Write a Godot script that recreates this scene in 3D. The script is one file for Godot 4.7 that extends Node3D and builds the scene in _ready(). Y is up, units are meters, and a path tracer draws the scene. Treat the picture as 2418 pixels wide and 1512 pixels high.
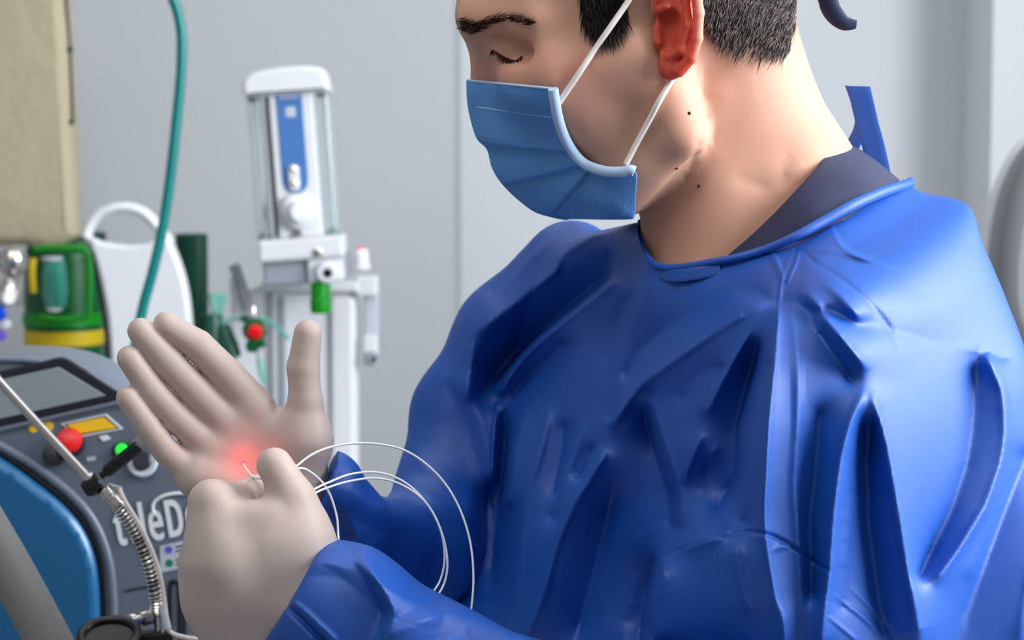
extends Node3D
# A gowned clinician with a fibre held in gloved hands, beside a treatment console and gas equipment.
# Sculpting space: x, y are measured like the 2418x1512 frame, z is depth towards the camera in the same
# units (0.245 mm); place() turns such a point into a real place in the room.

const FOCAL := 5306.0
const UNIT := 0.000245
const REACH := 1.3
const PITCH := -5.0

var cam: Camera3D
var M := {}
var base := Vector3.ZERO          # origin of the thing being built
var taken := {}

# ---------------------------------------------------------------- naming
func numbered(called: String) -> String:
	if not taken.has(called):
		taken[called] = 0
		return called
	taken[called] += 1
	return "%s_%03d" % [called, taken[called]]

func tag(o: Node3D, label: String, category: String, group := "") -> Node3D:
	o.set_meta("label", label)
	o.set_meta("category", category)
	if group:
		o.set_meta("group", group)
	return o

func thing(called: String, label: String, category: String, at: Vector3, group := "") -> Node3D:
	var o := Node3D.new()
	o.name = numbered(called)
	add_child(o)
	o.position = at
	base = at
	return tag(o, label, category, group)

func put(called: String, mesh: Mesh, mat: Material, parent: Node3D = self) -> MeshInstance3D:
	var o := MeshInstance3D.new()
	o.mesh = mesh
	o.material_override = mat
	o.name = numbered(called) if parent == self else called
	parent.add_child(o, true)
	return o

func struct(called: String, mesh: Mesh, mat: Material) -> MeshInstance3D:
	var o := put(called, mesh, mat)
	o.set_meta("kind", "structure")
	return o

# ---------------------------------------------------------------- space
func place(p: Vector3) -> Vector3:
	var d := REACH - p.z * UNIT
	return cam.transform * Vector3((p.x - 1209.0) / FOCAL * d, -(p.y - 756.0) / FOCAL * d, -d)

func far(x: float, y: float, d: float) -> Vector3:
	return cam.transform * Vector3((x - 1209.0) / FOCAL * d, -(y - 756.0) / FOCAL * d, -d)

# an upright frame at a distance: [origin, size of one unit, x, y of the origin, basis]
var fr := []
func frame(x: float, y: float, d: float, yaw := 0.0, roll := 0.0, tilt := 0.0) -> Vector3:
	var b := Basis(Vector3.UP, deg_to_rad(yaw)) * Basis(Vector3.RIGHT, deg_to_rad(tilt)) * Basis(Vector3.BACK, deg_to_rad(roll))
	fr = [far(x, y, d), d / FOCAL, x, y, b]
	return fr[0]

func fp(x: float, y: float, z := 0.0) -> Vector3:
	var s: float = fr[1]
	var b: Basis = fr[4]
	var o: Vector3 = fr[0]
	return o + b * Vector3((x - fr[2]) * s, -(y - fr[3]) * s, z * s) - base

func path(pts: Array) -> PackedVector3Array:
	var out := PackedVector3Array()
	for p in pts:
		out.append(fp(p[0], p[1], p[2] if p.size() > 2 else 0.0))
	return out

# ---------------------------------------------------------------- meshes
func smooth_mesh(V: PackedVector3Array, I: PackedInt32Array, C := PackedColorArray(), UV := PackedVector2Array()) -> ArrayMesh:
	var vol := 0.0
	for k in range(0, I.size(), 3):
		vol += V[I[k]].dot(V[I[k + 2]].cross(V[I[k + 1]]))
	if vol < 0.0:
		for k in range(0, I.size(), 3):
			var t := I[k + 1]
			I[k + 1] = I[k + 2]
			I[k + 2] = t
	var N := PackedVector3Array()
	N.resize(V.size())
	for k in range(0, I.size(), 3):
		var a := I[k]
		var b := I[k + 1]
		var c := I[k + 2]
		var n := (V[c] - V[a]).cross(V[b] - V[a])
		N[a] += n
		N[b] += n
		N[c] += n
	for k in N.size():
		N[k] = N[k].normalized() if N[k].length_squared() > 0.0 else Vector3.UP
	var arr := []
	arr.resize(Mesh.ARRAY_MAX)
	arr[Mesh.ARRAY_VERTEX] = V
	arr[Mesh.ARRAY_INDEX] = I
	arr[Mesh.ARRAY_NORMAL] = N
	if C.size():
		arr[Mesh.ARRAY_COLOR] = C
	if UV.size():
		arr[Mesh.ARRAY_TEX_UV] = UV
	var m := ArrayMesh.new()
	m.add_surface_from_arrays(Mesh.PRIMITIVE_TRIANGLES, arr)
	return m

# loose triangles; normals are shared where faces meet at less than the crease angle
func creased(T: PackedVector3Array, crease := 35.0) -> ArrayMesh:
	var vol := 0.0
	var mid := Vector3.ZERO
	for p in T:
		mid += p
	mid /= maxf(1.0, T.size())
	for k in range(0, T.size(), 3):
		vol += (T[k] - mid).dot((T[k + 2] - mid).cross(T[k + 1] - mid))
	if vol < 0.0:
		for k in range(0, T.size(), 3):
			var t := T[k + 1]
			T[k + 1] = T[k + 2]
			T[k + 2] = t
	var at := {}
	var fn := PackedVector3Array()
	for k in range(0, T.size(), 3):
		fn.append((T[k + 2] - T[k]).cross(T[k + 1] - T[k]))
		for j in 3:
			var key := Vector3i((T[k + j] * 40000.0).round())
			if not at.has(key):
				at[key] = []
			at[key].append(k / 3)
	var lim := cos(deg_to_rad(crease))
	var N := PackedVector3Array()
	for k in T.size():
		var own := fn[k / 3].normalized()
		var sum := Vector3.ZERO
		for f in at[Vector3i((T[k] * 40000.0).round())]:
			if fn[f].normalized().dot(own) >= lim:
				sum += fn[f]
		N.append(sum.normalized() if sum.length_squared() > 0.0 else Vector3.UP)
	var arr := []
	arr.resize(Mesh.ARRAY_MAX)
	arr[Mesh.ARRAY_VERTEX] = T
	arr[Mesh.ARRAY_NORMAL] = N
	var m := ArrayMesh.new()
	m.add_surface_from_arrays(Mesh.PRIMITIVE_TRIANGLES, arr)
	return m

func quad(T: PackedVector3Array, a: Vector3, b: Vector3, c: Vector3, d: Vector3) -> void:
	T.append_array([a, b, c, a, c, d])

# rings of equal length joined into a skin, ends capped
func skin(rings: Array, closed_ends := true) -> PackedVector3Array:
	var T := PackedVector3Array()
	for r in rings.size() - 1:
		var a: PackedVector3Array = rings[r]
		var b: PackedVector3Array = rings[r + 1]
		var n := a.size()
		for k in n:
			quad(T, a[k], a[(k + 1) % n], b[(k + 1) % n], b[k])
	if closed_ends:
		for e in 2:
			var a: PackedVector3Array = rings[0 if e == 0 else rings.size() - 1]
			var c := Vector3.ZERO
			for p in a:
				c += p
			c /= a.size()
			for k in a.size():
				var p := a[k]
				var q := a[(k + 1) % a.size()]
				if e == 0:
					T.append_array([c, q, p])
				else:
					T.append_array([c, p, q])
	return T

func inset(poly: PackedVector2Array, by: float) -> PackedVector2Array:
	var out := PackedVector2Array()
	var n := poly.size()
	var turn := 0.0
	for k in n:
		turn += poly[k].cross(poly[(k + 1) % n])
	var s := signf(turn)
	for k in n:
		var e1 := (poly[k] - poly[(k + n - 1) % n]).normalized()
		var e2 := (poly[(k + 1) % n] - poly[k]).normalized()
		var n1 := Vector2(-e1.y, e1.x) * s
		var n2 := Vector2(-e2.y, e2.x) * s
		var b := (n1 + n2).normalized()
		out.append(poly[k] + b * by / maxf(0.5, b.dot(n1)))
	return out

# a polygon in the current frame, from z0 (back) to z1 (front) with rounded front and back edges
func slab(poly: PackedVector2Array, z0: float, z1: float, bevel := 4.0, crease := 35.0) -> ArrayMesh:
	var layers := [[bevel, z0], [bevel * 0.3, z0 + bevel * 0.3], [0.0, z0 + bevel], [0.0, z1 - bevel], [bevel * 0.3, z1 - bevel * 0.3], [bevel, z1]]
	var rings := []
	for l in layers:
		var r := PackedVector3Array()
		for p in inset(poly, l[0]):
			r.append(fp(p.x, p.y, l[1]))
		rings.append(r)
	var T := skin(rings, false)
	var tri := Geometry2D.triangulate_polygon(poly)
	for e in 2:
		var r: PackedVector3Array = rings[0 if e == 0 else 5]
		for k in range(0, tri.size(), 3):
			if e == 0:
				T.append_array([r[tri[k]], r[tri[k + 1]], r[tri[k + 2]]])
			else:
				T.append_array([r[tri[k]], r[tri[k + 2]], r[tri[k + 1]]])
	# the winding of the caps follows that of the sides
	var turn := 0.0
	for k in poly.size():
		turn += poly[k].cross(poly[(k + 1) % poly.size()])
	var tt := 0.0
	if tri.size():
		var ip := inset(poly, bevel)
		tt = (ip[tri[1]] - ip[tri[0]]).cross(ip[tri[2]] - ip[tri[0]])
	if signf(turn) != signf(tt):
		for k in range(rings.size() * 0 + 5 * poly.size() * 6, T.size(), 3):
			var t := T[k + 1]
			T[k + 1] = T[k + 2]
			T[k + 2] = t
	return creased(T, crease)

func poly(a: Array) -> PackedVector2Array:
	var out := PackedVector2Array()
	for k in range(0, a.size(), 2):
		out.append(Vector2(a[k], a[k + 1]))
	return out

# corners rounded by cutting them into arcs
func rounded(p: PackedVector2Array, r: float, n := 4) -> PackedVector2Array:
	var out := PackedVector2Array()
	for k in p.size():
		var a := p[(k + p.size() - 1) % p.size()]
		var b := p[k]
		var c := p[(k + 1) % p.size()]
		var q := minf(r, minf(a.distance_to(b), b.distance_to(c)) * 0.48)
		var s := b + (a - b).normalized() * q
		var e := b + (c - b).normalized() * q
		for i in n + 1:
			var t := float(i) / n
			out.append(s.lerp(b, t).lerp(b.lerp(e, t), t))
	return out

func rect(x0: float, y0: float, x1: float, y1: float, r := 4.0) -> PackedVector2Array:
	return rounded(poly([x0, y0, x1, y0, x1, y1, x0, y1]), r)

func curve(pts: PackedVector3Array, per := 8) -> PackedVector3Array:
	var out := PackedVector3Array()
	var n := pts.size()
	for k in n - 1:
		for i in per:
			out.append(pts[k].cubic_interpolate(pts[k + 1], pts[maxi(k - 1, 0)], pts[mini(k + 2, n - 1)], float(i) / per))
	out.append(pts[n - 1])
	return out

func curve2(pts: PackedVector2Array, per := 6) -> PackedVector2Array:
	var out := PackedVector2Array()
	var n := pts.size()
	for k in n - 1:
		for i in per:
			out.append(pts[k].cubic_interpolate(pts[k + 1], pts[maxi(k - 1, 0)], pts[mini(k + 2, n - 1)], float(i) / per))
	out.append(pts[n - 1])
	return out

# a tube along world points; radius in metres, a number or one per point
func tube(p: PackedVector3Array, radius, sides := 10, flat := 1.0, up := Vector3.ZERO) -> ArrayMesh:
	var rings := []
	var prev := Vector3.ZERO
	for k in p.size():
		var t := (p[mini(k + 1, p.size() - 1)] - p[maxi(k - 1, 0)]).normalized()
		if k == 0:
			prev = up if up != Vector3.ZERO else (Vector3.UP if absf(t.y) < 0.9 else Vector3.RIGHT)
		var nn := (prev - t * prev.dot(t)).normalized()
		prev = nn
		var bb := t.cross(nn)
		var r: float = radius[k] if radius is Array or radius is PackedFloat32Array else radius
		var ring := PackedVector3Array()
		for i in sides:
			var a := TAU * i / sides
			ring.append(p[k] + nn * cos(a) * r + bb * sin(a) * r * flat)
		rings.append(ring)
	return creased(skin(rings), 50.0)

# a profile [radius, along] turned about an axis from a place in a direction, sizes in metres
func lathe(at: Vector3, dir: Vector3, profile: Array, sides := 28) -> ArrayMesh:
	var d := dir.normalized()
	var u := d.cross(Vector3.UP if absf(d.y) < 0.9 else Vector3.RIGHT).normalized()
	var w := d.cross(u)
	var rings := []
	for q in profile:
		var ring := PackedVector3Array()
		for i in sides:
			var a := TAU * i / sides
			ring.append(at + d * q[1] + (u * cos(a) + w * sin(a)) * maxf(q[0], 0.00002))
		rings.append(ring)
	return creased(skin(rings), 32.0)

# a turned piece in the current frame: centre, direction and profile in frame units
func turned(x: float, y: float, z: float, dir: Vector3, profile: Array, sides := 28) -> ArrayMesh:
	var s: float = fr[1]
	var p := []
	for q in profile:
		p.append([q[0] * s, q[1] * s])
	return lathe(fp(x, y, z), (fr[4] as Basis) * dir, p, sides)

func ftube(pts: Array, r: float, per := 8, sides := 10, flat := 1.0) -> ArrayMesh:
	return tube(curve(path(pts), per), r * float(fr[1]), sides, flat)

func block(lo: Vector3, hi: Vector3) -> ArrayMesh:
	var c: Array[Vector3] = []
	for i in 8:
		c.append(Vector3(hi.x if i & 1 else lo.x, hi.y if i & 2 else lo.y, hi.z if i & 4 else lo.z) - base)
	var T := PackedVector3Array()
	for f in [[0, 1, 3, 2], [5, 4, 6, 7], [4, 0, 2, 6], [1, 5, 7, 3], [2, 3, 7, 6], [4, 5, 1, 0]]:
		quad(T, c[f[0]], c[f[1]], c[f[2]], c[f[3]])
	return creased(T, 10.0)

func lettering(called: String, text: String, mat: Material, parent: Node3D, at: Vector3, height: float, b: Basis, sx := 1.0, font := "Droid Sans", thick := 0.0006) -> void:
	var t := TextMesh.new()
	t.text = text
	var f := SystemFont.new()
	f.font_names = [font]
	f.font_weight = 700
	t.font = f
	t.font_size = 64
	t.pixel_size = height / 46.0
	t.depth = thick
	t.curve_step = 1.0
	var o := put(called, t, mat, parent)
	o.transform = Transform3D(b * Basis.from_scale(Vector3(sx, 1, 1)), at)

# ---------------------------------------------------------------- sculpting: blended solids meshed as surface nets
# a solid is [kind, a, b, ra, rb, blend, mirrored]; kind 0 tapered capsule, 1 ellipsoid, 2 carved capsule, 3 cut by a plane
func cap(ax, ay, az, ra, bx, by, bz, rb, k := 30.0, mirrored := false) -> Array:
	return [0, Vector3(ax, ay, az), Vector3(bx, by, bz), float(ra), float(rb), float(k), mirrored]

func ball(x, y, z, rx, ry, rz, k := 30.0, mirrored := false) -> Array:
	return [1, Vector3(x, y, z), Vector3(rx, ry, rz), 0.0, 0.0, float(k), mirrored]

func carve(ax, ay, az, ra, bx, by, bz, rb, k := 15.0, mirrored := false) -> Array:
	return [2, Vector3(ax, ay, az), Vector3(bx, by, bz), float(ra), float(rb), float(k), mirrored]

func cut(x, y, z, nx, ny, nz, k := 2.0) -> Array:
	return [3, Vector3(x, y, z), Vector3(nx, ny, nz).normalized(), 0.0, 0.0, float(k), false]

func one(s: Array, p: Vector3) -> float:
	if s[6]:
		p.z = absf(p.z)
	var a: Vector3 = s[1]
	var b: Vector3 = s[2]
	match s[0]:
		1:
			var q := p - a
			var k0 := (q / b).length()
			var k1 := (q / (b * b)).length()
			return k0 * (k0 - 1.0) / maxf(k1, 1e-9)
		3:
			return (p - a).dot(b)
	var ba := b - a
	var pa := p - a
	var t := clampf(pa.dot(ba) / maxf(ba.length_squared(), 1e-9), 0.0, 1.0)
	return (pa - ba * t).length() - lerpf(s[3], s[4], t)

func field(solids: Array, p: Vector3) -> float:
	var d := 1e6
	for s in solids:
		var e := one(s, p)
		var k: float = s[5]
		if s[0] >= 2:
			e = e if s[0] == 3 else -e
			var h := maxf(k - absf(d - e), 0.0) / k
			d = maxf(d, e) + h * h * k * 0.25
		else:
			var h := maxf(k - absf(d - e), 0.0) / k
			d = minf(d, e) - h * h * k * 0.25
	return d

# returns [vertices in sculpting space, indices]
func nets(solids: Array, lo: Vector3, hi: Vector3, cell: float) -> Array:
	var B := 4
	var n := Vector3i(((hi - lo) / cell / B).ceil()) * B
	var nx := n.x + 1
	var ny := n.y + 1
	var nz := n.z + 1
	var G := PackedFloat32Array()
	G.resize(nx * ny * nz)
	G.fill(1e3)
	var live := PackedInt32Array()
	var rad := cell * B * 0.5 * 1.75
	for bz in n.z / B:
		for by in n.y / B:
			for bx in n.x / B:
				var c := lo + Vector3(bx + 0.5, by + 0.5, bz + 0.5) * cell * B
				var d := field(solids, c)
				var x1 := B + (1 if bx == n.x / B - 1 else 0)
				var y1 := B + (1 if by == n.y / B - 1 else 0)
				var z1 := B + (1 if bz == n.z / B - 1 else 0)
				if absf(d) > rad * 1.6 + cell * 2:
					var v := signf(d) * 1e3
					for k in z1:
						for j in y1:
							var at := ((bz * B + k) * ny + by * B + j) * nx + bx * B
							for i in x1:
								G[at + i] = v
					continue
				var near := []
				for s in solids:
					if s[0] >= 2 or one(s, c) < rad * 2.2 + s[5] + maxf(d, 0.0):
						near.append(s)
				for k in z1:
					for j in y1:
						var at := ((bz * B + k) * ny + by * B + j) * nx + bx * B
						for i in x1:
							G[at + i] = field(near, lo + Vector3(bx * B + i, by * B + j, bz * B + k) * cell)
				live.append_array([bx, by, bz])
	var ids := {}
	var V := PackedVector3Array()
	var I := PackedInt32Array()
	var off := [0, 1, nx, nx + 1, nx * ny, nx * ny + 1, nx * ny + nx, nx * ny + nx + 1]
	var corner := [Vector3(0, 0, 0), Vector3(1, 0, 0), Vector3(0, 1, 0), Vector3(1, 1, 0), Vector3(0, 0, 1), Vector3(1, 0, 1), Vector3(0, 1, 1), Vector3(1, 1, 1)]
	var edges := [[0, 1], [2, 3], [4, 5], [6, 7], [0, 2], [1, 3], [4, 6], [5, 7], [0, 4], [1, 5], [2, 6], [3, 7]]
	var seen_blocks := {}
	for q in range(0, live.size(), 3):
		for dz in [-1, 0]:
			for dy in [-1, 0]:
				for dx in [-1, 0]:
					var key := Vector3i(live[q] + dx, live[q + 1] + dy, live[q + 2] + dz)
					if key.x >= 0 and key.y >= 0 and key.z >= 0:
						seen_blocks[key] = true
	for key in seen_blocks:
		for k in B:
			for j in B:
				for i in B:
					var x: int = key.x * B + i
					var y: int = key.y * B + j
					var z: int = key.z * B + k
					var at := (z * ny + y) * nx + x
					var s0 := G[at] < 0.0
					var mixed := false
					for o in 7:
						if (G[at + off[o + 1]] < 0.0) != s0:
							mixed = true
							break
					if not mixed:
						continue
					var sum := Vector3.ZERO
					var cnt := 0
					for e in edges:
						var a := G[at + off[e[0]]]
						var b := G[at + off[e[1]]]
						if (a < 0.0) != (b < 0.0):
							sum += (corner[e[0]] as Vector3).lerp(corner[e[1]], a / (a - b))
							cnt += 1
					ids[at] = V.size()
					V.append(lo + (Vector3(x, y, z) + sum / cnt) * cell)
	var step := [1, nx, nx * ny]
	for at in ids:
		for ax in 3:
			var a := G[at] < 0.0
			if a == (G[at + step[ax]] < 0.0):
				continue
			var u: int = step[(ax + 1) % 3]
			var w: int = step[(ax + 2) % 3]
			if not (ids.has(at - u) and ids.has(at - w) and ids.has(at - u - w)):
				continue
			var p: int = ids[at]
			var q2: int = ids[at - u]
			var r: int = ids[at - u - w]
			var s: int = ids[at - w]
			if a:
				I.append_array([p, q2, r, p, r, s])
			else:
				I.append_array([p, r, q2, p, s, r])
	return [V, I]

func relax(V: PackedVector3Array, I: PackedInt32Array, times: int, by := 0.5) -> PackedVector3Array:
	for t in times:
		var S := PackedVector3Array()
		S.resize(V.size())
		var c := PackedFloat32Array()
		c.resize(V.size())
		for k in range(0, I.size(), 3):
			for e in 3:
				var a := I[k + e]
				var b := I[k + (e + 1) % 3]
				S[a] += V[b]
				S[b] += V[a]
				c[a] += 1
				c[b] += 1
		for k in V.size():
			if c[k] > 0:
				V[k] = V[k].lerp(S[k] / c[k], by)
	return V

func normals_of(V: PackedVector3Array, I: PackedInt32Array) -> PackedVector3Array:
	var N := PackedVector3Array()
	N.resize(V.size())
	var vol := 0.0
	for k in range(0, I.size(), 3):
		var a := V[I[k]]
		var b := V[I[k + 1]]
		var c := V[I[k + 2]]
		var n := (b - a).cross(c - a)
		vol += a.dot(n)
		N[I[k]] += n
		N[I[k + 1]] += n
		N[I[k + 2]] += n
	for k in N.size():
		N[k] = N[k].normalized() * signf(vol)
	return N

func to_room(V: PackedVector3Array) -> PackedVector3Array:
	var out := PackedVector3Array()
	out.resize(V.size())
	for k in V.size():
		out[k] = place(V[k]) - base
	return out

func spath(a: Array) -> PackedVector3Array:       # sculpting-space points to local room points
	var out := PackedVector3Array()
	for p in a:
		out.append(place(Vector3(p[0], p[1], p[2])) - base)
	return out

func stube(a: Array, r, per := 8, sides := 10, flat := 1.0, up := Vector3.ZERO) -> ArrayMesh:
	var p := curve(spath(a), per)
	if r is Array:
		var rr := []
		for k in p.size():
			var f: float = float(k) / (p.size() - 1) * (r.size() - 1)
			var i := mini(int(f), r.size() - 2)
			rr.append(lerpf(r[i], r[i + 1], f - i) * UNIT)
		return tube(p, rr, sides, flat, up)
	return tube(p, float(r) * UNIT, sides, flat, up)

# relief of the cloth: creases along lines, kept as a height map over x, y
const RC := 4.0
const RX := 520.0
const RY := 380.0
const RW := 510
const RH := 330
var relief := PackedFloat32Array()

# pts [x, y, height]; the ground falls away over "left" and "right" of the line as one walks along it
func crease(pts: Array, left: float, right: float, power := 1.0) -> void:
	var P := []
	for k in pts.size() - 1:
		for i in 4:
			var t := i / 4.0
			var a := Vector3(pts[k][0], pts[k][1], pts[k][2])
			var b := Vector3(pts[k + 1][0], pts[k + 1][1], pts[k + 1][2])
			var pa: Array = pts[maxi(k - 1, 0)]
			var pb: Array = pts[mini(k + 2, pts.size() - 1)]
			P.append(a.cubic_interpolate(b, Vector3(pa[0], pa[1], pa[2]), Vector3(pb[0], pb[1], pb[2]), t))
	var l: Array = pts[pts.size() - 1]
	P.append(Vector3(l[0], l[1], l[2]))
	var big := maxf(left, right)
	var lo := Vector2(1e6, 1e6)
	var hi := Vector2(-1e6, -1e6)
	for p in P:
		lo = lo.min(Vector2(p.x, p.y))
		hi = hi.max(Vector2(p.x, p.y))
	for j in range(maxi(0, int((lo.y - big - RY) / RC)), mini(RH - 1, int((hi.y + big - RY) / RC)) + 1):
		for i in range(maxi(0, int((lo.x - big - RX) / RC)), mini(RW - 1, int((hi.x + big - RX) / RC)) + 1):
			var q := Vector2(RX + i * RC, RY + j * RC)
			var best := 1e9
			var h := 0.0
			var side := 0.0
			for k in P.size() - 1:
				var a := Vector2(P[k].x, P[k].y)
				var ab := Vector2(P[k + 1].x, P[k + 1].y) - a
				var t := clampf((q - a).dot(ab) / maxf(ab.length_squared(), 1e-6), 0.0, 1.0)
				var v := q - a - ab * t
				var d := v.length_squared()
				if d < best:
					best = d
					h = lerpf(P[k].z, P[k + 1].z, t)
					side = ab.cross(v)
			var w := right if side > 0.0 else left
			var f := 1.0 - sqrt(best) / w
			if f > 0.0:
				relief[j * RW + i] += h * pow(f, power)

# broad folds of the gown: heights along ridge and valley lines, joined by flat facets
func folds() -> void:
	var pts := PackedVector2Array()
	var hs := PackedFloat32Array()
	var lines := [
		[35, 1128, 790, 1180, 745, 1250, 690, 1310, 640, 1330, 600, 1400, 555, 1455, 522],
		[-45, 1127, 945, 1170, 892, 1225, 832, 1295, 768, 1365, 710, 1430, 655, 1440, 590],
		[30, 1175, 935, 1205, 880, 1250, 825, 1320, 765, 1390, 710, 1460, 655],
		[22, 1118, 800, 1112, 870, 1104, 950],
		[-15, 1200, 945, 1260, 880, 1320, 830, 1340, 800],
		[10, 1300, 950, 1330, 900, 1360, 840, 1400, 780, 1470, 700],
		[14, 1535, 655, 1510, 725, 1480, 800, 1455, 900, 1442, 1000],
		[-6, 1490, 690, 1450, 780, 1425, 860],
		[46, 1840, 690, 1700, 775, 1600, 845, 1515, 905, 1470, 965, 1440, 1012],
		[0, 1780, 655, 1620, 745, 1510, 825, 1470, 900],
		[26, 1528, 912, 1564, 1035, 1602, 1160, 1602, 1262],
		[-45, 1518, 960, 1543, 1050, 1582, 1165, 1582, 1255],
		[15, 1600, 950, 1650, 905, 1720, 860],
		[30, 1812, 700, 1762, 800, 1704, 900, 1664, 985],
		[-62, 1792, 800, 1768, 900, 1742, 1000, 1736, 1130, 1690, 1215],
		[20, 1828, 830, 1800, 950, 1772, 1100, 1752, 1250],
		[28, 1657, 1022, 1626, 1100, 1610, 1150],
		[-22, 1690, 1050, 1655, 1170],
		[-35, 1190, 965, 1193, 1040, 1184, 1150, 1172, 1250, 1160, 1400],
		[15, 1172, 965, 1165, 1060, 1160, 1150],
		[18, 1242, 965, 1216, 1060, 1200, 1200],
		[26, 1298, 965, 1276, 1060, 1250, 1150, 1232, 1250, 1215, 1400, 1180, 1600],
		[-8, 1330, 990, 1330, 1060, 1306, 1180],
		[16, 1388, 982, 1352, 1080, 1318, 1170, 1300, 1240],
		[0, 1402, 1050, 1360, 1140],
		[42, 1432, 1060, 1392, 1130, 1350, 1200, 1312, 1290, 1282, 1400, 1228, 1540],
		[-30, 1452, 1140, 1430, 1250, 1390, 1400, 1350, 1540],
		[-40, 1520, 1280, 1490, 1400, 1470, 1540],
		[-60, 1548, 1312, 1530, 1390, 1520, 1450, 1514, 1560],
		[120, 1572, 1316, 1552, 1390, 1542, 1450, 1535, 1560],
		[90, 1600, 1302, 1660, 1276, 1720, 1262],
		[80, 1736, 1268, 1742, 1330, 1762, 1420, 1790, 1470],
		[46, 1841, 710, 1834, 770, 1824, 850, 1816, 960, 1809, 1080, 1804, 1180, 1805, 1250, 1816, 1330, 1838, 1420, 1852, 1460, 1852, 1540],
		[30, 1868, 700, 1882, 850, 1884, 1000, 1876, 1150, 1884, 1250, 1894, 1400, 1900, 1560],
		[50, 1896, 680, 1930, 725, 1980, 790, 2030, 850, 2048, 878],
		[0, 1900, 730, 1930, 778, 1978, 852, 2015, 905],
		[40, 1935, 660, 1990, 705, 2040, 770],
		[55, 2046, 912, 2008, 1000, 1986, 1080, 1969, 1200, 1958, 1340, 1946, 1440, 1936, 1540],
		[2, 1936, 960, 1928, 1100, 1912, 1230, 1918, 1420],
		[-22, 2052, 985, 2044, 1100, 2050, 1250, 2072, 1400, 2092, 1540],
		[16, 2010, 1150, 1996, 1300, 1988, 1450],
		[62, 2057, 915, 2072, 980, 2094, 1060, 2120, 1200, 2142, 1330, 2160, 1430, 2178, 1540],
		[-22, 2308, 815, 2302, 900, 2297, 1000, 2282, 1100, 2248, 1200, 2198, 1300, 2165, 1370],
		[46, 2326, 830, 2366, 920, 2374, 1020, 2362, 1100, 2326, 1200, 2262, 1300, 2196, 1390],
		[-12, 2426, 1060, 2372, 1200, 2312, 1360, 2260, 1512, 2242, 1600],
		[16, 2400, 1080, 2345, 1210, 2288, 1370],
		[75, 2490, 1150, 2440, 1350, 2405, 1540],
		[0, 2100, 520, 2250, 560, 2310, 700, 2180, 700, 2100, 620, 2000, 580, 1900, 580, 1700, 640, 1560, 640, 2385, 850],
		[0, 1080, 800, 1060, 900, 1080, 1000, 1110, 1150, 1110, 1300, 1100, 1600],
		[0, 520, 380, 2560, 380, 2560, 900, 2560, 1300],
		[0, 520, 380, 520, 1000, 520, 1700],
		[0, 1700, 1700, 2560, 1700, 1200, 1700, 2000, 1700],
		[0, 1150, 700, 1250, 585, 1340, 525, 1200, 500, 1000, 800]]
	for l in lines:
		for k in range(1, l.size() - 2, 2):
			var a := Vector2(l[k], l[k + 1])
			var b := Vector2(l[k + 2], l[k + 3])
			var n := 1 if absf(l[0]) < 0.5 else maxi(1, int(a.distance_to(b) / 30.0))
			for i in n + (1 if k + 4 >= l.size() else 0):
				var q := a.lerp(b, float(i) / n) + Vector2(0.01 * pts.size(), 0.0)
				if not pts.has(q):
					pts.append(q)
					hs.append(l[0] * (minf(1.0, 0.25 + minf(q.distance_to(Vector2(l[1], l[2])), q.distance_to(Vector2(l[l.size() - 2], l[l.size() - 1]))) / 90.0) if l[0] < 0 else 1.0))
	var tri := Geometry2D.triangulate_delaunay(pts)
	for k in range(0, tri.size(), 3):
		var a := pts[tri[k]]
		var b := pts[tri[k + 1]]
		var c := pts[tri[k + 2]]
		var lo := a.min(b).min(c)
		var hi := a.max(b).max(c)
		var den := (b - a).cross(c - a)
		if absf(den) < 1e-6:
			continue
		for j in range(maxi(0, int((lo.y - RY) / RC)), mini(RH - 1, int((hi.y - RY) / RC) + 1) + 1):
			for i in range(maxi(0, int((lo.x - RX) / RC)), mini(RW - 1, int((hi.x - RX) / RC) + 1) + 1):
				var q := Vector2(RX + i * RC, RY + j * RC)
				var v := (q - a).cross(c - a) / den
				var w := (b - a).cross(q - a) / den
				if v >= -0.001 and w >= -0.001 and v + w <= 1.001:
					relief[j * RW + i] = hs[tri[k]] * (1.0 - v - w) + hs[tri[k + 1]] * v + hs[tri[k + 2]] * w
	# the lines hold their heights; the cloth between them settles evenly
	var held := PackedByteArray()
	held.resize(RW * RH)
	for l in lines:
		if absf(l[0]) < 0.5 and l.size() > 30:
			continue
		var first := Vector2(l[1], l[2])
		var last := Vector2(l[l.size() - 2], l[l.size() - 1])
		for k in range(1, l.size() - 2, 2):
			var a := Vector2(l[k], l[k + 1])
			var b := Vector2(l[k + 2], l[k + 3])
			var n := maxi(1, int(a.distance_to(b) / 2.5))
			for i in n + 1:
				var q := a.lerp(b, float(i) / n)
				var u := int(roundf((q.x - RX) / RC))
				var v := int(roundf((q.y - RY) / RC))
				var end := minf(q.distance_to(first), q.distance_to(last))
				if end < 12.0:
					continue
				var share := minf(1.0, 0.25 + end / 90.0) if l[0] < 0 else minf(1.0, 0.7 + end / 120.0)
				if u >= 0 and v >= 0 and u < RW and v < RH:
					held[v * RW + u] = 1
					relief[v * RW + u] = l[0] * share
	for t in 70:
		for j in range(30, RH - 1):
			var k := j * RW + 140
			for i in range(140, RW - 1):
				if held[k] == 0:
					relief[k] += 1.5 * (0.25 * (relief[k - 1] + relief[k + 1] + relief[k - RW] + relief[k + RW]) - relief[k])
				k += 1
	for k in relief.size():
		relief[k] *= lerpf(2.3, 1.35, smoothstep(290.0, 340.0, float(k % RW)))
	for t in 4:
		var src := relief.duplicate()
		for j in range(1, RH - 1):
			for i in range(1, RW - 1):
				var k := j * RW + i
				relief[k] = src[k] * 0.6 + (src[k - 1] + src[k + 1] + src[k - RW] + src[k + RW]) * 0.1
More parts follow.
